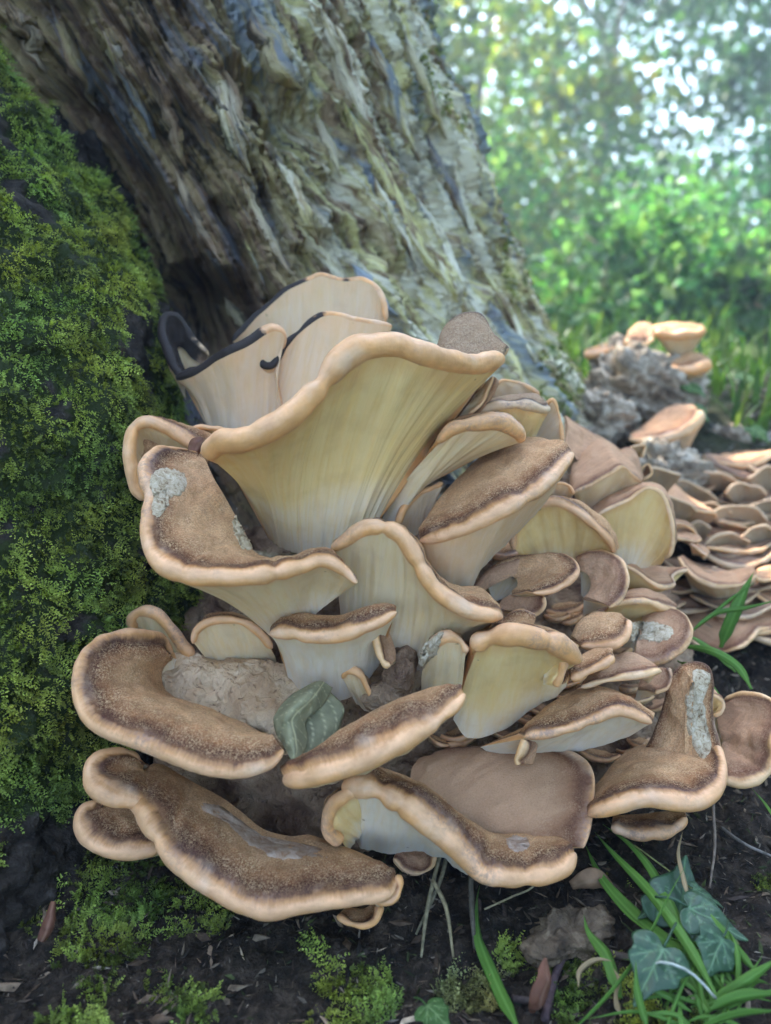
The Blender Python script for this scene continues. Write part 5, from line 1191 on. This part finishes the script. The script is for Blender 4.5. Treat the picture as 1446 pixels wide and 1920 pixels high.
tube('bent_grass_stalk', gpts([(908, 1720), (960, 1706), (1000, 1690), (1012, 1660)], [0.006, 0.01, 0.012, 0.02]), [0.0006] * 4, M_TINT, 'thin straw stem bending over the pale wood chunk', 'stem', colors=np.array((0.34, 0.28, 0.16)))
tube('bent_grass_stalk', [at(1190, 1585, 48), at(1290, 1660, 44), at(1345, 1710, 42), at(1385, 1770, 41)], [0.0005] * 4, M_TINT, 'straight yellowish grass stem crossing in front of the ivy', 'stem', colors=np.array((0.30, 0.32, 0.12)))
tube('bent_grass_stalk', [ground_at(1190, 1880), at(1230, 1805, 38), at(1290, 1820, 37.5), at(1350, 1880, 37)], [0.0007] * 4, M_TINT, 'pale arching stem over the lower ivy leaf', 'stem', colors=np.array((0.42, 0.45, 0.38)))

# ------------------------------------------------------------------ leaves
def leaf_material(name, base, vein, rough=0.45, trans=0.25, bands=260):
    m, n, b = mat_new(name); p = pos(n)
    t = noise(n, p, 90, 4)
    col = mixc(n, maprange(n, t, 0.35, 0.7), tuple(0.75 * c for c in base), tuple(1.2 * c for c in base))
    col = mixc(n, attr(n, 'vein'), col, vein)
    n.links.new(col, b.inputs['Base Color']); b.inputs['Roughness'].default_value = rough
    b.inputs['Specular IOR Level'].default_value = 0.45 if rough < 0.4 else 0.15
    h = math_(n, 'ADD', noise(n, p, bands, 3), math_(n, 'MULTIPLY', attr(n, 'vein'), -0.6))
    bump(n, b, h, 0.5, 0.001)
    tr = n.nodes.new('ShaderNodeBsdfTranslucent'); mx = n.nodes.new('ShaderNodeMixShader'); mx.inputs[0].default_value = trans
    n.links.new(col, tr.inputs[0]); out = n.nodes['Material Output']
    n.links.new(b.outputs[0], mx.inputs[1]); n.links.new(tr.outputs[0], mx.inputs[2]); n.links.new(mx.outputs[0], out.inputs[0])
    return m
M_IVY = leaf_material('waxy ivy leaf', (0.025, 0.068, 0.028), (0.10, 0.19, 0.09), 0.33, 0.1)
M_DEADG = leaf_material('dull grey green dead leaf', (0.27, 0.25, 0.14), (0.5, 0.45, 0.25), 0.6, 0.15)
M_DEADB = leaf_material('dry brown leaf', (0.17, 0.075, 0.045), (0.26, 0.14, 0.09), 0.55, 0.15)
M_GREEN = leaf_material('soft green leaf', (0.07, 0.14, 0.04), (0.2, 0.3, 0.12), 0.4, 0.3)
IVY = [(0, 0), (0.16, -0.10), (0.36, -0.05), (0.47, 0.10), (0.38, 0.26), (0.40, 0.40), (0.28, 0.52), (0.16, 0.66), (0.08, 0.85), (0, 1.0)]
def leaf_sheet(name, outline, ribs, origin, xdir, ydir, size, mat, label, cat, group=None, cup=0.12, wave=0.05, thick=0.0004, stemlen=0.5, n=22):
    """lobed blade: x across, y along; grid clipped to the outline by scaling each row"""
    half = outline; full = half + [(-x, y) for x, y in half[::-1][1:-1]]
    ring = spline(np.array([(x, y, 0) for x, y in full + [full[0]]]), 73)[0][:-1]
    c0 = np.array((0, 0.28, 0)); K = 12; M_ = len(ring)
    pts = np.concatenate([c0 + (ring - c0) * (k / K) for k in range(K + 1)])
    x, y = pts[:, 0], pts[:, 1]
    z = -cup * (x ** 2) * 2 + wave * fbm(np.stack([x * 2.5, y * 2.5, np.full_like(x, size * 9e3 % 50)], -1), 2) - 0.12 * (y - 0.3) ** 2
    vein = np.zeros(len(pts))
    for (ax_, ay_, bx_, by_, wv_) in ribs:
        dx, dy = bx_ - ax_, by_ - ay_; L2 = dx * dx + dy * dy
        for sx in ((1, -1) if abs(bx_) > 1e-3 or abs(ax_) > 1e-3 else (1,)):
            t_ = np.clip(((x * sx - ax_) * dx + (y - ay_) * dy) / L2, 0, 1)
            dist = np.hypot(x * sx - ax_ - t_ * dx, y - ay_ - t_ * dy)
            vein = np.maximum(vein, np.clip(1.3 - dist / (wv_ * (1.2 - 0.6 * t_)), 0, 1))
    X, Y = np.asarray(xdir, float), np.asarray(ydir, float); Y = Y / np.linalg.norm(Y); X = X - (X @ Y) * Y; X /= np.linalg.norm(X); Z = np.cross(X, Y)
    V = np.asarray(origin) + size * (x[:, None] * X + y[:, None] * Y + z[:, None] * Z)
    F_ = [(k * M_ + i, k * M_ + (i + 1) % M_, (k + 1) * M_ + (i + 1) % M_, (k + 1) * M_ + i) for k in range(K) for i in range(M_)]
    root = empty(name, np.asarray(origin).tolist()); tag(root, label, cat, group)
    o = link_mesh('blade', V, F_, mat, root, loc=origin, attrs={'vein': vein})
    md_ = o.modifiers.new('thickness', 'SOLIDIFY'); md_.thickness = thick
    if stemlen > 0:
        s = tube('leaf_stalk', [np.asarray(origin) - Y * size * stemlen - Z * size * 0.15, np.asarray(origin) - Y * size * stemlen * 0.5, np.asarray(origin)], [size * 0.022] * 3, mat)
        s.parent = root; s.location = s.location - root.location
    return root
RIBS = [(0, 0, 0, 1, 0.022), (0, 0.02, 0.44, 0.10, 0.018), (0, 0.04, 0.36, 0.42, 0.018), (0, 0.35, 0.2, 0.6, 0.012), (0.15, 0.2, 0.36, 0.27, 0.010), (0.2, 0.05, 0.34, -0.03, 0.010)]
RIBS += [(0, 0.6, 0.09, 0.76, 0.010), (0.12, 0.17, 0.22, 0.44, 0.009)]
def ivy(px, tip, dep, dep_tip, wd, label, roll=0.0, up=0.0, mat=None):
    o_ = at(px[0], px[1], dep); t_ = at(tip[0], tip[1], dep_tip); y_ = t_ - o_; s = np.linalg.norm(y_)
    nrm = unit(np.array((0.0, -0.35, 1.0))); x_ = np.cross(y_, nrm); x_ = x_ * math.cos(roll) + nrm * np.linalg.norm(x_) * math.sin(roll)
    root = leaf_sheet('ivy_leaf', IVY, RIBS, o_, x_ , y_, s * 1.0, mat or M_IVY, label, 'leaf', 'ivy leaves by the grass')
    return root
ivy((1245, 1775), (1190, 1885), 38.6, 36.8, 1, 'large dark ivy leaf with pale veins lowest beside the grass')
ivy((1272, 1735), (1290, 1600), 42.0, 45.5, 1, 'upright glossy ivy leaf nearest under the horned cap', roll=-0.2)
ivy((1290, 1700), (1405, 1762), 41.2, 40.2, 1, 'pointed ivy leaf stretching out towards the soil', roll=0.25)
ivy((1300, 1665), (1358, 1700), 43.0, 42.5, 1, 'small ivy leaf sheltered behind the pointed one', roll=0.5)
ivy((1240, 1690), (1196, 1722), 43.2, 42.6, 1, 'small dark ivy leaf half hidden behind the grass blades', roll=-0.3)
ivy((1355, 1760), (1318, 1840), 39.5, 38.0, 1, 'drooping ivy leaf between the pointed leaf and the grass tuft', roll=0.3)
ivy((800, 1885), (850, 1935), 38.5, 37.0, 1, 'round green leaf poking up from the soil below the rippled cap', roll=0.2, mat=M_GREEN)
for (px, tip, d_, lab) in (((1290, 720), (1325, 745), 104, 'bluish blurred leaf hanging beside the rotten block'), ((1300, 760), (1330, 790), 102, 'blurred leaf just above the spoon-shaped cap tip'), ((1410, 800), (1445, 830), 100, 'pale blurred leaf among the grass on the slope'), ((1385, 700), (1430, 720), 118, 'blurred green leaf in the grass behind the highest far caps')):
    ivy(px, tip, d_, d_ - 2, 1, lab, mat=M_GREEN)

# rolled dead leaf lodged between the caps
def rolled_leaf():
    root = empty('dead_leaf', at(575, 1410, 44).tolist()); tag(root, 'rolled grey-green dead leaf with yellow veins lodged between the brown caps', 'leaf')
    rw = [[(578, 1284, 45.4), (600, 1277, 45.0), (624, 1290, 45.8)], [(542, 1306, 44.2), (572, 1308, 43.2), (606, 1322, 44.8)], [(514, 1344, 43.4), (540, 1348, 42.2), (574, 1352, 43.6)], [(518, 1374, 42.9), (545, 1380, 42.0), (578, 1386, 43.2)], [(536, 1404, 42.2), (552, 1408, 41.8), (570, 1408, 42.4)], [(545, 1423, 41.7), (550, 1426, 41.6), (556, 1425, 41.7)]]
    n, m_ = 60, 26
    G = np.array([spline(np.array([at(*p) for p in r_]), m_)[0] for r_ in rw]); G = np.array([spline(G[:, j], n)[0] for j in range(m_)]).transpose(1, 0, 2)
    V = G + (0.0022 * fbm(G * 80, 3))[..., None] * -FWD
    u_ = np.linspace(0, 1, n)[:, None]; p_ = np.linspace(0, 1, m_)[None, :]
    rib = np.clip(1.2 - np.abs(((u_ * 7 - 1.1 * np.abs(p_ - 0.6)) % 1.0) - 0.5) / 0.035, 0, 1) * 0.75
    rib = np.maximum(rib, np.clip(1.3 - np.abs(p_ - 0.6 + 0 * u_) / 0.025, 0, 1))
    o = quads_mesh('blade', V.reshape(-1, 3) - np.array(root.location), grid_quads(n, m_), M_DEADG, root, attrs={'vein': rib})
    md_ = o.modifiers.new('thickness', 'SOLIDIFY'); md_.thickness = 0.0004
    rows_ = [[(548, 1362, 43.6), (566, 1392, 43.3), (566, 1418, 42.8)], [(574, 1340, 44.4), (594, 1378, 43.9), (594, 1405, 43.5)], [(600, 1308, 45.4), (630, 1350, 44.8), (628, 1385, 44.4)], [(614, 1292, 46.2), (645, 1325, 45.6), (640, 1360, 45.2)]]
    G = np.array([spline(np.array([at(*p) for p in r_]), 24)[0] for r_ in rows_]); G = np.array([spline(G[:, j], 30)[0] for j in range(24)])
    G = G + (0.0015 * fbm(G * 90, 2))[..., None] * FWD
    uu_ = np.linspace(0, 1, 30)[None, :]; rib = np.clip(1.2 - np.abs(((uu_ * 4 + np.linspace(0, 1, 24)[:, None]) % 1) - 0.5) / 0.06, 0, 1)
    o2 = quads_mesh('leaf_flap', G.reshape(-1, 3) - np.array(root.location), grid_quads(24, 30), M_DEADG, root, attrs={'vein': rib})
    o2.modifiers.new('thickness', 'SOLIDIFY').thickness = 0.0004
rolled_leaf()
def curled_leaf(label, axis_, rads, mat, sweep=3.6, start=0.2):
    root = empty('dead_leaf', np.asarray(axis_[0]).tolist()); tag(root, label, 'leaf')
    n, m_ = 40, 18; C = spline(np.column_stack([axis_, rads]), n)[0]; t_ = unit(np.gradient(C[:, :3], axis=0))
    a_ = unit(np.cross(t_, FWD)); b_ = np.cross(t_, a_); ph = np.linspace(start, start + sweep, m_)
    V = C[:, None, :3] + C[:, 3][:, None, None] * (np.cos(ph)[None, :, None] * a_[:, None] + np.sin(ph)[None, :, None] * b_[:, None])
    V = V + (0.0012 * fbm(V * 150, 2))[..., None] * b_[:, None]
    rib = np.clip(1.2 - np.abs(np.linspace(0, 1, m_)[None, :] - 0.5 + 0 * C[:, :1]) / 0.05, 0, 1)
    o = quads_mesh('blade', V.reshape(-1, 3) - np.array(root.location), grid_quads(n, m_), mat, root, attrs={'vein': rib})
    o.modifiers.new('thickness', 'SOLIDIFY').thickness = 0.0004
curled_leaf('curled reddish brown dead leaf standing on the soil by the dark twig', [ground_at(995, 1893), at(1003, 1860, 38.6), at(1013, 1825, 39.0), at(1022, 1795, 39.2)], [0.0015, 0.0058, 0.0052, 0.0006], M_DEADB, 2.0, 0.9)
curled_leaf('dry tan leaf lying under the end of the rippled bottom cap', [ground_at(1070, 1668) + np.array((0, 0, .004)), ground_at(1105, 1662) + np.array((0, 0, .008)), ground_at(1150, 1672) + np.array((0, 0, .003))], [0.003, 0.007, 0.001], leaf_material('pale tan dry leaf', (0.26, 0.16, 0.09), (0.3, 0.2, 0.12), 0.6, 0.2), 2.0, 0.5)
curled_leaf('small rust brown leaf scrap stuck on the moss at the root foot', [at(78, 1762, 41.8), at(90, 1735, 42.0), at(100, 1690, 42.4)], [0.002, 0.003, 0.001], M_DEADB, 3.0, 0.4)
curled_leaf('dark leaf scrap caught on the rim between the bitten cap and the funnel', [at(362, 850, 46), at(368, 835, 46.3), at(378, 824, 46.6)], [0.003, 0.004, 0.002], M_DEADB, 3.6, 0.4)

# ------------------------------------------------------------------ grass blades
def blade_mat(name, base):
    m, n, b = mat_new(name); p = pos(n)
    col = mixc(n, noise(n, p, 60, 3), tuple(0.7 * c for c in base), tuple(1.3 * c for c in base))
    col = mixc(n, math_(n, 'MULTIPLY', attr(n, 'vein'), 0.45), col, tuple(min(1, 1.7 * c + 0.03) for c in base))
    n.links.new(col, b.inputs['Base Color']); b.inputs['Roughness'].default_value = 0.38
    tr = n.nodes.new('ShaderNodeBsdfTranslucent'); mx = n.nodes.new('ShaderNodeMixShader'); mx.inputs[0].default_value = 0.35
    n.links.new(mixc(n, 1.0, col, (1.1, 1.1, 0.5), 'MULTIPLY'), tr.inputs[0]); out = n.nodes['Material Output']
    n.links.new(b.outputs[0], mx.inputs[1]); n.links.new(tr.outputs[0], mx.inputs[2]); n.links.new(mx.outputs[0], out.inputs[0])
    return m
M_BLADE = blade_mat('fresh grass blade', (0.10, 0.21, 0.035))
def blade(pts, width, label, group=None, mat=None, fold=0.35, name='grass_blade', prof=None):
    n = 40; P = np.array([at(*p) for p in pts]); C = spline(P, n)[0]
    t_ = unit(np.gradient(C, axis=0)); u_ = np.linspace(0, 1, n)
    wpx = width * (np.clip(u_ * 6, 0.35, 1) * np.clip((1 - u_) * 2.2, 0.03, 1) if prof is None else np.interp(u_, prof[0], prof[1]))
    dm = np.mean([p[2] for p in pts]) * 0.01 / FPX
    s_ = unit(np.cross(t_, FWD + 0.3 * RNG.normal(size=3))); nn = np.cross(s_, t_)
    cr = np.linspace(-1, 1, 7)
    V = C[:, None] + (0.5 * wpx * dm)[:, None, None] * (cr[None, :, None] * s_[:, None] + fold * np.abs(cr)[None, :, None] * nn[:, None])
    vein = np.tile(np.clip(1.0 - np.abs(cr) * 5, 0, 1) + 0.35 * (np.arange(7) % 2), (n, 1))
    o = quads_mesh(name, V.reshape(-1, 3) - C[0], grid_quads(n, 7), mat or M_BLADE, attrs={'vein': vein})
    o.location = C[0]; o.modifiers.new('thickness', 'SOLIDIFY').thickness = 0.00025
    return tag(o, label, 'grass', group)
BL = [
    ([(1330, 1900, 37), (1270, 1790, 40), (1190, 1720, 43), (1130, 1650, 46), (1098, 1585, 49)], 44, 'broad grass blade slanting up from the tuft to the horned cap'),
    ([(1345, 1890, 37), (1290, 1760, 40.5), (1230, 1640, 44.5), (1185, 1585, 47), (1130, 1545, 50)], 34, 'long grass blade crossing beside the broad one towards the slab cap'),
    ([(1350, 1880, 37), (1295, 1780, 39), (1225, 1680, 42), (1150, 1600, 46), (1115, 1560, 49)], 26, 'slender grass blade between the two long blades'),
    ([(1165, 1870, 39), (1140, 1790, 41), (1105, 1745, 42.5), (1095, 1716, 43.5)], 44, 'short torn grass blade with blunt tip and straw base'),
    ([(975, 1935, 38), (930, 1840, 41), (900, 1760, 43.5), (896, 1690, 46), (900, 1660, 47.5)], 34, 'grass blade rising under the rippled bottom cap'),
    ([(1060, 1945, 36), (1130, 1880, 37.5), (1200, 1790, 39), (1250, 1690, 41), (1285, 1625, 43)], 15, 'thin straight grass stem crossing the long blades'),
    ([(1330, 1885, 37), (1400, 1840, 37), (1470, 1790, 37.5)], 30, 'grass blade bending out of the tuft past the ivy'),
    ([(1330, 1895, 36.5), (1390, 1870, 36.5), (1470, 1862, 36.5)], 34, 'low grass blade spreading sideways from the tuft'),
    ([(1310, 1930, 36), (1380, 1905, 36), (1470, 1895, 36)], 30, 'lowest grass blade lying along the soil by the tuft'),
    ([(1215, 1930, 36.5), (1196, 1860, 37), (1192, 1800, 37.5)], 20, 'small grass blade in front of the lowest ivy leaf'),
    ([(1470, 1560, 46), (1440, 1510, 49), (1410, 1478, 51)], 24, 'grass blade emerging below the nibbled cap'),
    ([(1352, 1215, 62), (1375, 1160, 61), (1396, 1110, 61), (1414, 1072, 61.5)], 36, 'upright grass blade standing over the crescent-shaped shelf'),
    ([(1290, 1190, 61), (1345, 1150, 61), (1400, 1140, 60.5), (1470, 1122, 60)], 14, 'thin grass blade crossing the upright blade'),
    ([(1300, 1180, 61), (1330, 1158, 61), (1375, 1120, 61), (1420, 1090, 61)], 10, 'hair-thin grass blade behind the crossing blade'),
    ([(1410, 1292, 56), (1385, 1250, 57), (1340, 1222, 58), (1285, 1212, 60), (1250, 1215, 61)], 22, 'arching grass blade drooping over the torn cap'),
    ([(1380, 1260, 58), (1345, 1225, 59), (1300, 1195, 60), (1270, 1188, 61)], 18, 'second arching blade over the wide low shelf'),
    ([(1270, 1240, 58), (1310, 1262, 56), (1345, 1300, 54), (1360, 1330, 54)], 20, 'short grass blade between the torn cap and the horn'),
]
for pts, wd, lab in BL: blade(pts, wd * 0.72, lab, 'grass blades around the clump')
# straw leaf at the base of the torn blade
M_STRAW = blade_mat('dry straw', (0.36, 0.26, 0.14))
blade([(1165, 1905, 38.4), (1158, 1870, 38.8), (1163, 1840, 39.2), (1150, 1815, 39.5)], 18, 'dry straw sheath at the foot of the short torn blade', 'grass blades around the clump', M_STRAW, name='straw_grass')
blade([(1085, 1850, 39), (1090, 1820, 39.4), (1120, 1800, 39.6), (1150, 1802, 39.6)], 12, 'curled straw blade looping beside the lowest ivy leaf', 'grass blades around the clump', M_STRAW, name='straw_grass')
blade([(1292, 1690, 42), (1284, 1650, 43), (1274, 1600, 45), (1280, 1560, 47)], 11, 'hanging straw blade in front of the upright ivy leaf', 'grass blades around the clump', M_STRAW, name='straw_grass')

# fine grass of the tuft by the ivy
rg_ = np.random.default_rng(3)
for k in range(34):
    bx, by = rg_.normal(1340, 55), rg_.normal(1890, 30); a_ = rg_.normal(-0.25, 0.75); L_ = rg_.uniform(90, 260)
    tx_, ty_ = bx + L_ * math.sin(a_), by - L_ * abs(math.cos(a_)) * 0.8
    if tx_ < 1060 or ty_ < 1560: continue
    d0 = 37.5 + (1890 - by) * 0.02; d1 = d0 + (by - ty_) * rg_.uniform(0.012, 0.03)
    blade([(bx, by, d0), ((bx + tx_) / 2 + rg_.normal(0, 10), (by + ty_) / 2 - 14, (d0 + d1) / 2), (tx_, ty_ + rg_.uniform(0, 30), d1)], rg_.uniform(7, 16), 'fine grass blade of the tuft beside the ivy', 'fine grass blades of the tuft')

# ------------------------------------------------------------------ grass behind and woodland
M_GRASS = leafy_material('meadow grass', 0.5, 0.4)
def grass_field(n, x0, x1, y0, y1, h0, keep, label):
    x = RNG.uniform(x0, x1, n); y = y0 + (y1 - y0) * RNG.random(n) ** 1.6; z = g_height(x, y)
    P = np.stack([x, y, z], -1); k = keep(P); P = P[k]; m_ = len(P)
    h = h0 * np.exp(0.4 * RNG.normal(size=m_)); az = RNG.uniform(0, 2 * math.pi, m_)
    out = np.stack([np.cos(az), np.sin(az), 0 * az], -1); sd_ = np.stack([-np.sin(az), np.cos(az), 0 * az], -1)
    wd = (0.0035 + 0.0025 * RNG.random(m_))[:, None]; bend = RNG.uniform(0.15, 0.9, m_)[:, None]
    V = []; UPZ = np.array((0, 0, 1.0))
    for i, t_ in enumerate((0, 0.35, 0.7, 1.0)):
        c = P + UPZ * (h[:, None] * t_ * (1 - 0.35 * bend * t_)) + out * (h[:, None] * bend * t_ ** 2 * 0.8)
        ww = wd * (1, 0.95, 0.65, 0.06)[i]
        V += [c - sd_ * ww, c + sd_ * ww]
    V = np.stack(V, 1); f = np.array([[0, 1, 3, 2], [2, 3, 5, 4], [4, 5, 7, 6]])
    Q = (np.arange(m_)[:, None, None] * 8 + f[None]).reshape(-1, 4)
    base = np.array([(0.06, 0.13, 0.03), (0.09, 0.17, 0.04), (0.13, 0.19, 0.05), (0.05, 0.11, 0.035)])[RNG.integers(0, 4, m_)] * np.exp(0.25 * RNG.normal(size=(m_, 1)))
    o = quads_mesh('grass', V.reshape(-1, 3), Q, M_GRASS, smooth=False, colors=np.repeat(base, 8, 0))
    return tag(o, label, 'grass', kind='stuff')
def keep1(P):
    px, py, d_ = project(P)
    free = (P[:, 1] > 1.12) | ((px > 1330) & (P[:, 1] > 1.02))
    return free & (np.hypot(P[:, 0] + 0.2, P[:, 1] - 1.1) > 0.5) & (np.hypot(P[:, 0] - 0.35, P[:, 1] - 1.08) > 0.13)
grass_field(12000, -1.6, 2.6, 1.0, 4.2, 0.055, keep1, 'soft green grass growing behind the stump')

M_LEAF = leafy_material('woodland leaves', 0.45, 0.5)
M_TBARK = block_material(); M_TBARK.name = 'grey tree bark'
def tree(x, y, height, rad, leaves, label, cat='tree', tint=(0.07, 0.13, 0.03), lean=(0, 0), leaf=0.075, low=0.25, tr=0.05, clumps=46, name='woodland_tree', seed=1):
    rg = np.random.default_rng(seed); z0 = float(g_height(np.array([x]), np.array([y]))[0]) - 0.03
    root = empty(name, (x, y, z0)); tag(root, label, cat, 'woodland trees and bushes behind the stump')
    top = np.array((lean[0], lean[1], height))
    # trunk with limbs
    V, F_, off = [], [], 0
    def limb(p0, p1, r0, r1, sides=7, n=9):
        nonlocal off
        t_ = np.linspace(0, 1, n)[:, None]; wob_ = 0.05 * np.linalg.norm(p1 - p0) * np.sin(t_ * 5 + rg.random(3) * 6) * t_
        C = p0 + (p1 - p0) * t_ + wob_; d_ = unit(p1 - p0); a_ = unit(np.cross(d_, (0.3, 0.5, 0.1))); b_ = np.cross(d_, a_)
        ang = np.linspace(0, 2 * math.pi, sides + 1)[:-1]; rr_ = (r0 + (r1 - r0) * t_)[..., None]
        vv = C[:, None] + rr_ * (np.cos(ang)[None, :, None] * a_ + np.sin(ang)[None, :, None] * b_)
        V.append(vv.reshape(-1, 3))
        F_.extend([(off + i * sides + j, off + i * sides + (j + 1) % sides, off + (i + 1) * sides + (j + 1) % sides, off + (i + 1) * sides + j) for i in range(n - 1) for j in range(sides)])
        off += n * sides; return C
    main = limb(np.zeros(3), top * 0.85, tr, tr * 0.3)
    cl = []
    for k in range(clumps):
        hh = low + (1 - low) * (k + rg.random()) / clumps; a_ = rg.uniform(0, 2 * math.pi)
        prof = math.sin(math.pi * min(1, 0.18 + 0.8 * hh)) ** 0.6
        r_ = rad * prof * math.sqrt(rg.uniform(0.08, 1))
        c = top * hh + np.array((math.cos(a_) * r_, math.sin(a_) * r_, 0.06 * height * rg.normal()))
        c[2] = max(c[2], 0.08 * height); cl.append(c)
        if k % 4 == 0: limb(main[min(8, int(9 * max(0.15, hh - 0.15)))], c, tr * 0.3, tr * 0.06, 5, 6)
    cl = np.array(cl)
    vt = np.concatenate(V); o = link_mesh('trunk', vt, F_, M_TBARK, root)
    idx = rg.integers(0, clumps, leaves)
    sz = rad * rg.uniform(0.12, 0.30, clumps)
    P = cl[idx] + rg.normal(size=(leaves, 3)) * sz[idx][:, None] * np.array((1, 1, 0.7))
    P[:, 2] = np.abs(P[:, 2] - 0.02) + 0.02
    ax = unit(rg.normal(size=(leaves, 3)) + np.array((0, 0, -0.4))); sd_ = unit(np.cross(ax, rg.normal(size=(leaves, 3))))
    L = (leaf * np.exp(0.25 * rg.normal(size=leaves)))[:, None]; W = L * 0.32; nn = np.cross(ax, sd_)
    Vq = np.stack([P, P + ax * L * 0.45 + sd_ * W + nn * W * 0.3, P + ax * L, P + ax * L * 0.45 - sd_ * W + nn * W * 0.3], 1).reshape(-1, 3)
    col = np.array(tint) * np.exp(0.3 * rg.normal(size=(leaves, 1))) * (1 + 0.2 * rg.normal(size=(clumps, 1)))[idx] * (1 + 0.12 * rg.normal(size=(leaves, 3)))
    oc = quads_mesh('crown', Vq, np.arange(len(Vq)).reshape(-1, 4), M_LEAF, root, smooth=False, colors=np.repeat(np.clip(col, 0.01, 0.5), 4, 0))
    return root
TREES = [
    (1.6, 6.2, 3.8, 1.3, 7500, 'leafy bush tree straight behind the rotten block', (0.085, 0.17, 0.055)),
    (3.1, 6.8, 4.4, 1.4, 7500, 'broad leafy tree beyond the grass, right of the bush tree', (0.075, 0.16, 0.06)),
    (0.55, 5.2, 3.6, 0.8, 7000, 'slender tree beside the stump edge, sunlight painted into its yellow-green leaf tint', (0.24, 0.30, 0.04)),  # leaf tint brightened to stand for sunlit foliage
    (2.3, 9.0, 5.0, 1.7, 6000, 'tall dark green tree far behind between two nearer ones', (0.07, 0.14, 0.06)),
    (4.6, 8.4, 5.0, 1.8, 6000, 'wide far tree at the end of the grass', (0.07, 0.14, 0.06)),
    (0.3, 8.8, 5.2, 1.6, 6000, 'far tall tree hidden mostly by the stump', (0.09, 0.16, 0.05)),
    (-2.3, 5.0, 7.4, 2.2, 11000, 'leafy tree behind the stump on its mossy side', (0.07, 0.12, 0.03)),  # made tall and set here to shade the caps from the sun
    (-4.2, 6.0, 4.6, 1.8, 5000, 'leafy tree far beyond the mossy root', (0.06, 0.11, 0.03)),
    (6.4, 6.4, 4.6, 1.9, 5000, 'leafy tree at the far right end of the wood', (0.06, 0.11, 0.03)),
]
TREES += [  # out-of-view trees added to block low sky and give the light direction
    (-3.6, 1.2, 4.6, 1.5, 5000, 'unseen leafy tree added beside the mossy root to block side light', (0.06, 0.11, 0.03)),
    (-3.4, -2.2, 4.8, 1.7, 5000, 'unseen leafy tree added across from the mossy root to block low light', (0.06, 0.11, 0.03)),
    (3.4, -2.6, 4.8, 1.8, 5000, 'unseen leafy tree added beyond the grass tuft to block low light', (0.06, 0.11, 0.03)),
    (4.2, 1.4, 4.8, 1.7, 5000, 'unseen leafy tree added beside the crescent-shaped shelf to block side light', (0.06, 0.11, 0.03)),
]
TREES += [  # two more unseen trees, added to close off light from the sides
    (4.6, -0.7, 4.8, 1.7, 5000, 'unseen leafy tree added past the bent grass stalks to block low sky', (0.06, 0.11, 0.03)),
    (-4.3, -0.5, 4.8, 1.7, 5000, 'unseen leafy tree added on the mossy side to block low sky', (0.06, 0.11, 0.03)),
]
for i, (x, y, h, r_, nl, lab, tn) in enumerate(TREES):
    tree(x, y, h, r_, nl, lab, tint=tn, seed=40 + i, low=0.05, clumps=60, leaf=0.085 if y > 3 else 0.12, tr=0.035)
BUSH = [(1.05, 3.4, 0.55, 0.45, 1500, 'low leafy bush behind the rotten block', (0.05, 0.11, 0.04)), (1.9, 3.9, 0.7, 0.55, 1800, 'low leafy bush beyond the grass, right of the first', (0.05, 0.12, 0.05)), (0.55, 3.9, 0.7, 0.4, 1500, 'low bush hugging the stump edge in the distance', (0.06, 0.12, 0.04)), (2.9, 4.6, 0.8, 0.7, 2000, 'wide low bush at the edge of the grass', (0.05, 0.11, 0.04))]
BUSH += [(0.62, 2.3, 0.30, 0.28, 1500, 'knee-high leafy plant growing where the grass meets the stump', (0.045, 0.10, 0.04)), (1.02, 2.2, 0.26, 0.30, 1500, 'knee-high leafy plant behind the highest far caps', (0.05, 0.105, 0.04)), (1.45, 2.5, 0.30, 0.36, 1500, 'knee-high leafy plant beside the blurred grass', (0.045, 0.10, 0.045)), (0.95, 2.9, 0.4, 0.4, 1500, 'thigh-high leafy plant in the second rank behind the block', (0.06, 0.14, 0.05)), (1.95, 2.9, 0.4, 0.45, 1500, 'thigh-high leafy plant at the edge of the grass', (0.06, 0.14, 0.05))]
for i, (x, y, h, r_, nl, lab, tn) in enumerate(BUSH):
    tree(x, y, h, r_, nl, lab, cat='bush', tint=tuple(1.9 * c for c in tn), seed=80 + i, low=0.0, clumps=30, tr=0.012, leaf=0.04, name='woodland_bush')

# ------------------------------------------------------------------ hazy woodland air
hz = bpy.data.meshes.new('haze')
bmz = bmesh.new(); bmesh.ops.create_cube(bmz, size=1.0); bmz.to_mesh(hz); bmz.free()
hm = bpy.data.materials.new('pale woodland air'); hm.use_nodes = True; hm.node_tree.nodes.clear()
hv = hm.node_tree.nodes.new('ShaderNodeVolumePrincipled'); ho = hm.node_tree.nodes.new('ShaderNodeOutputMaterial')
hv.inputs['Color'].default_value = (0.62, 0.84, 1.0, 1); hv.inputs['Density'].default_value = 0.026; hv.inputs['Anisotropy'].default_value = 0.3
hm.node_tree.links.new(hv.outputs[0], ho.inputs['Volume'])
hz.materials.append(hm)
haze = bpy.data.objects.new('haze', hz); COL.objects.link(haze)
haze.scale = (240, 260, 11); haze.location = (0, 45, 4.2)
tag(haze, 'pale hazy air between the trees', 'haze', kind='stuff')
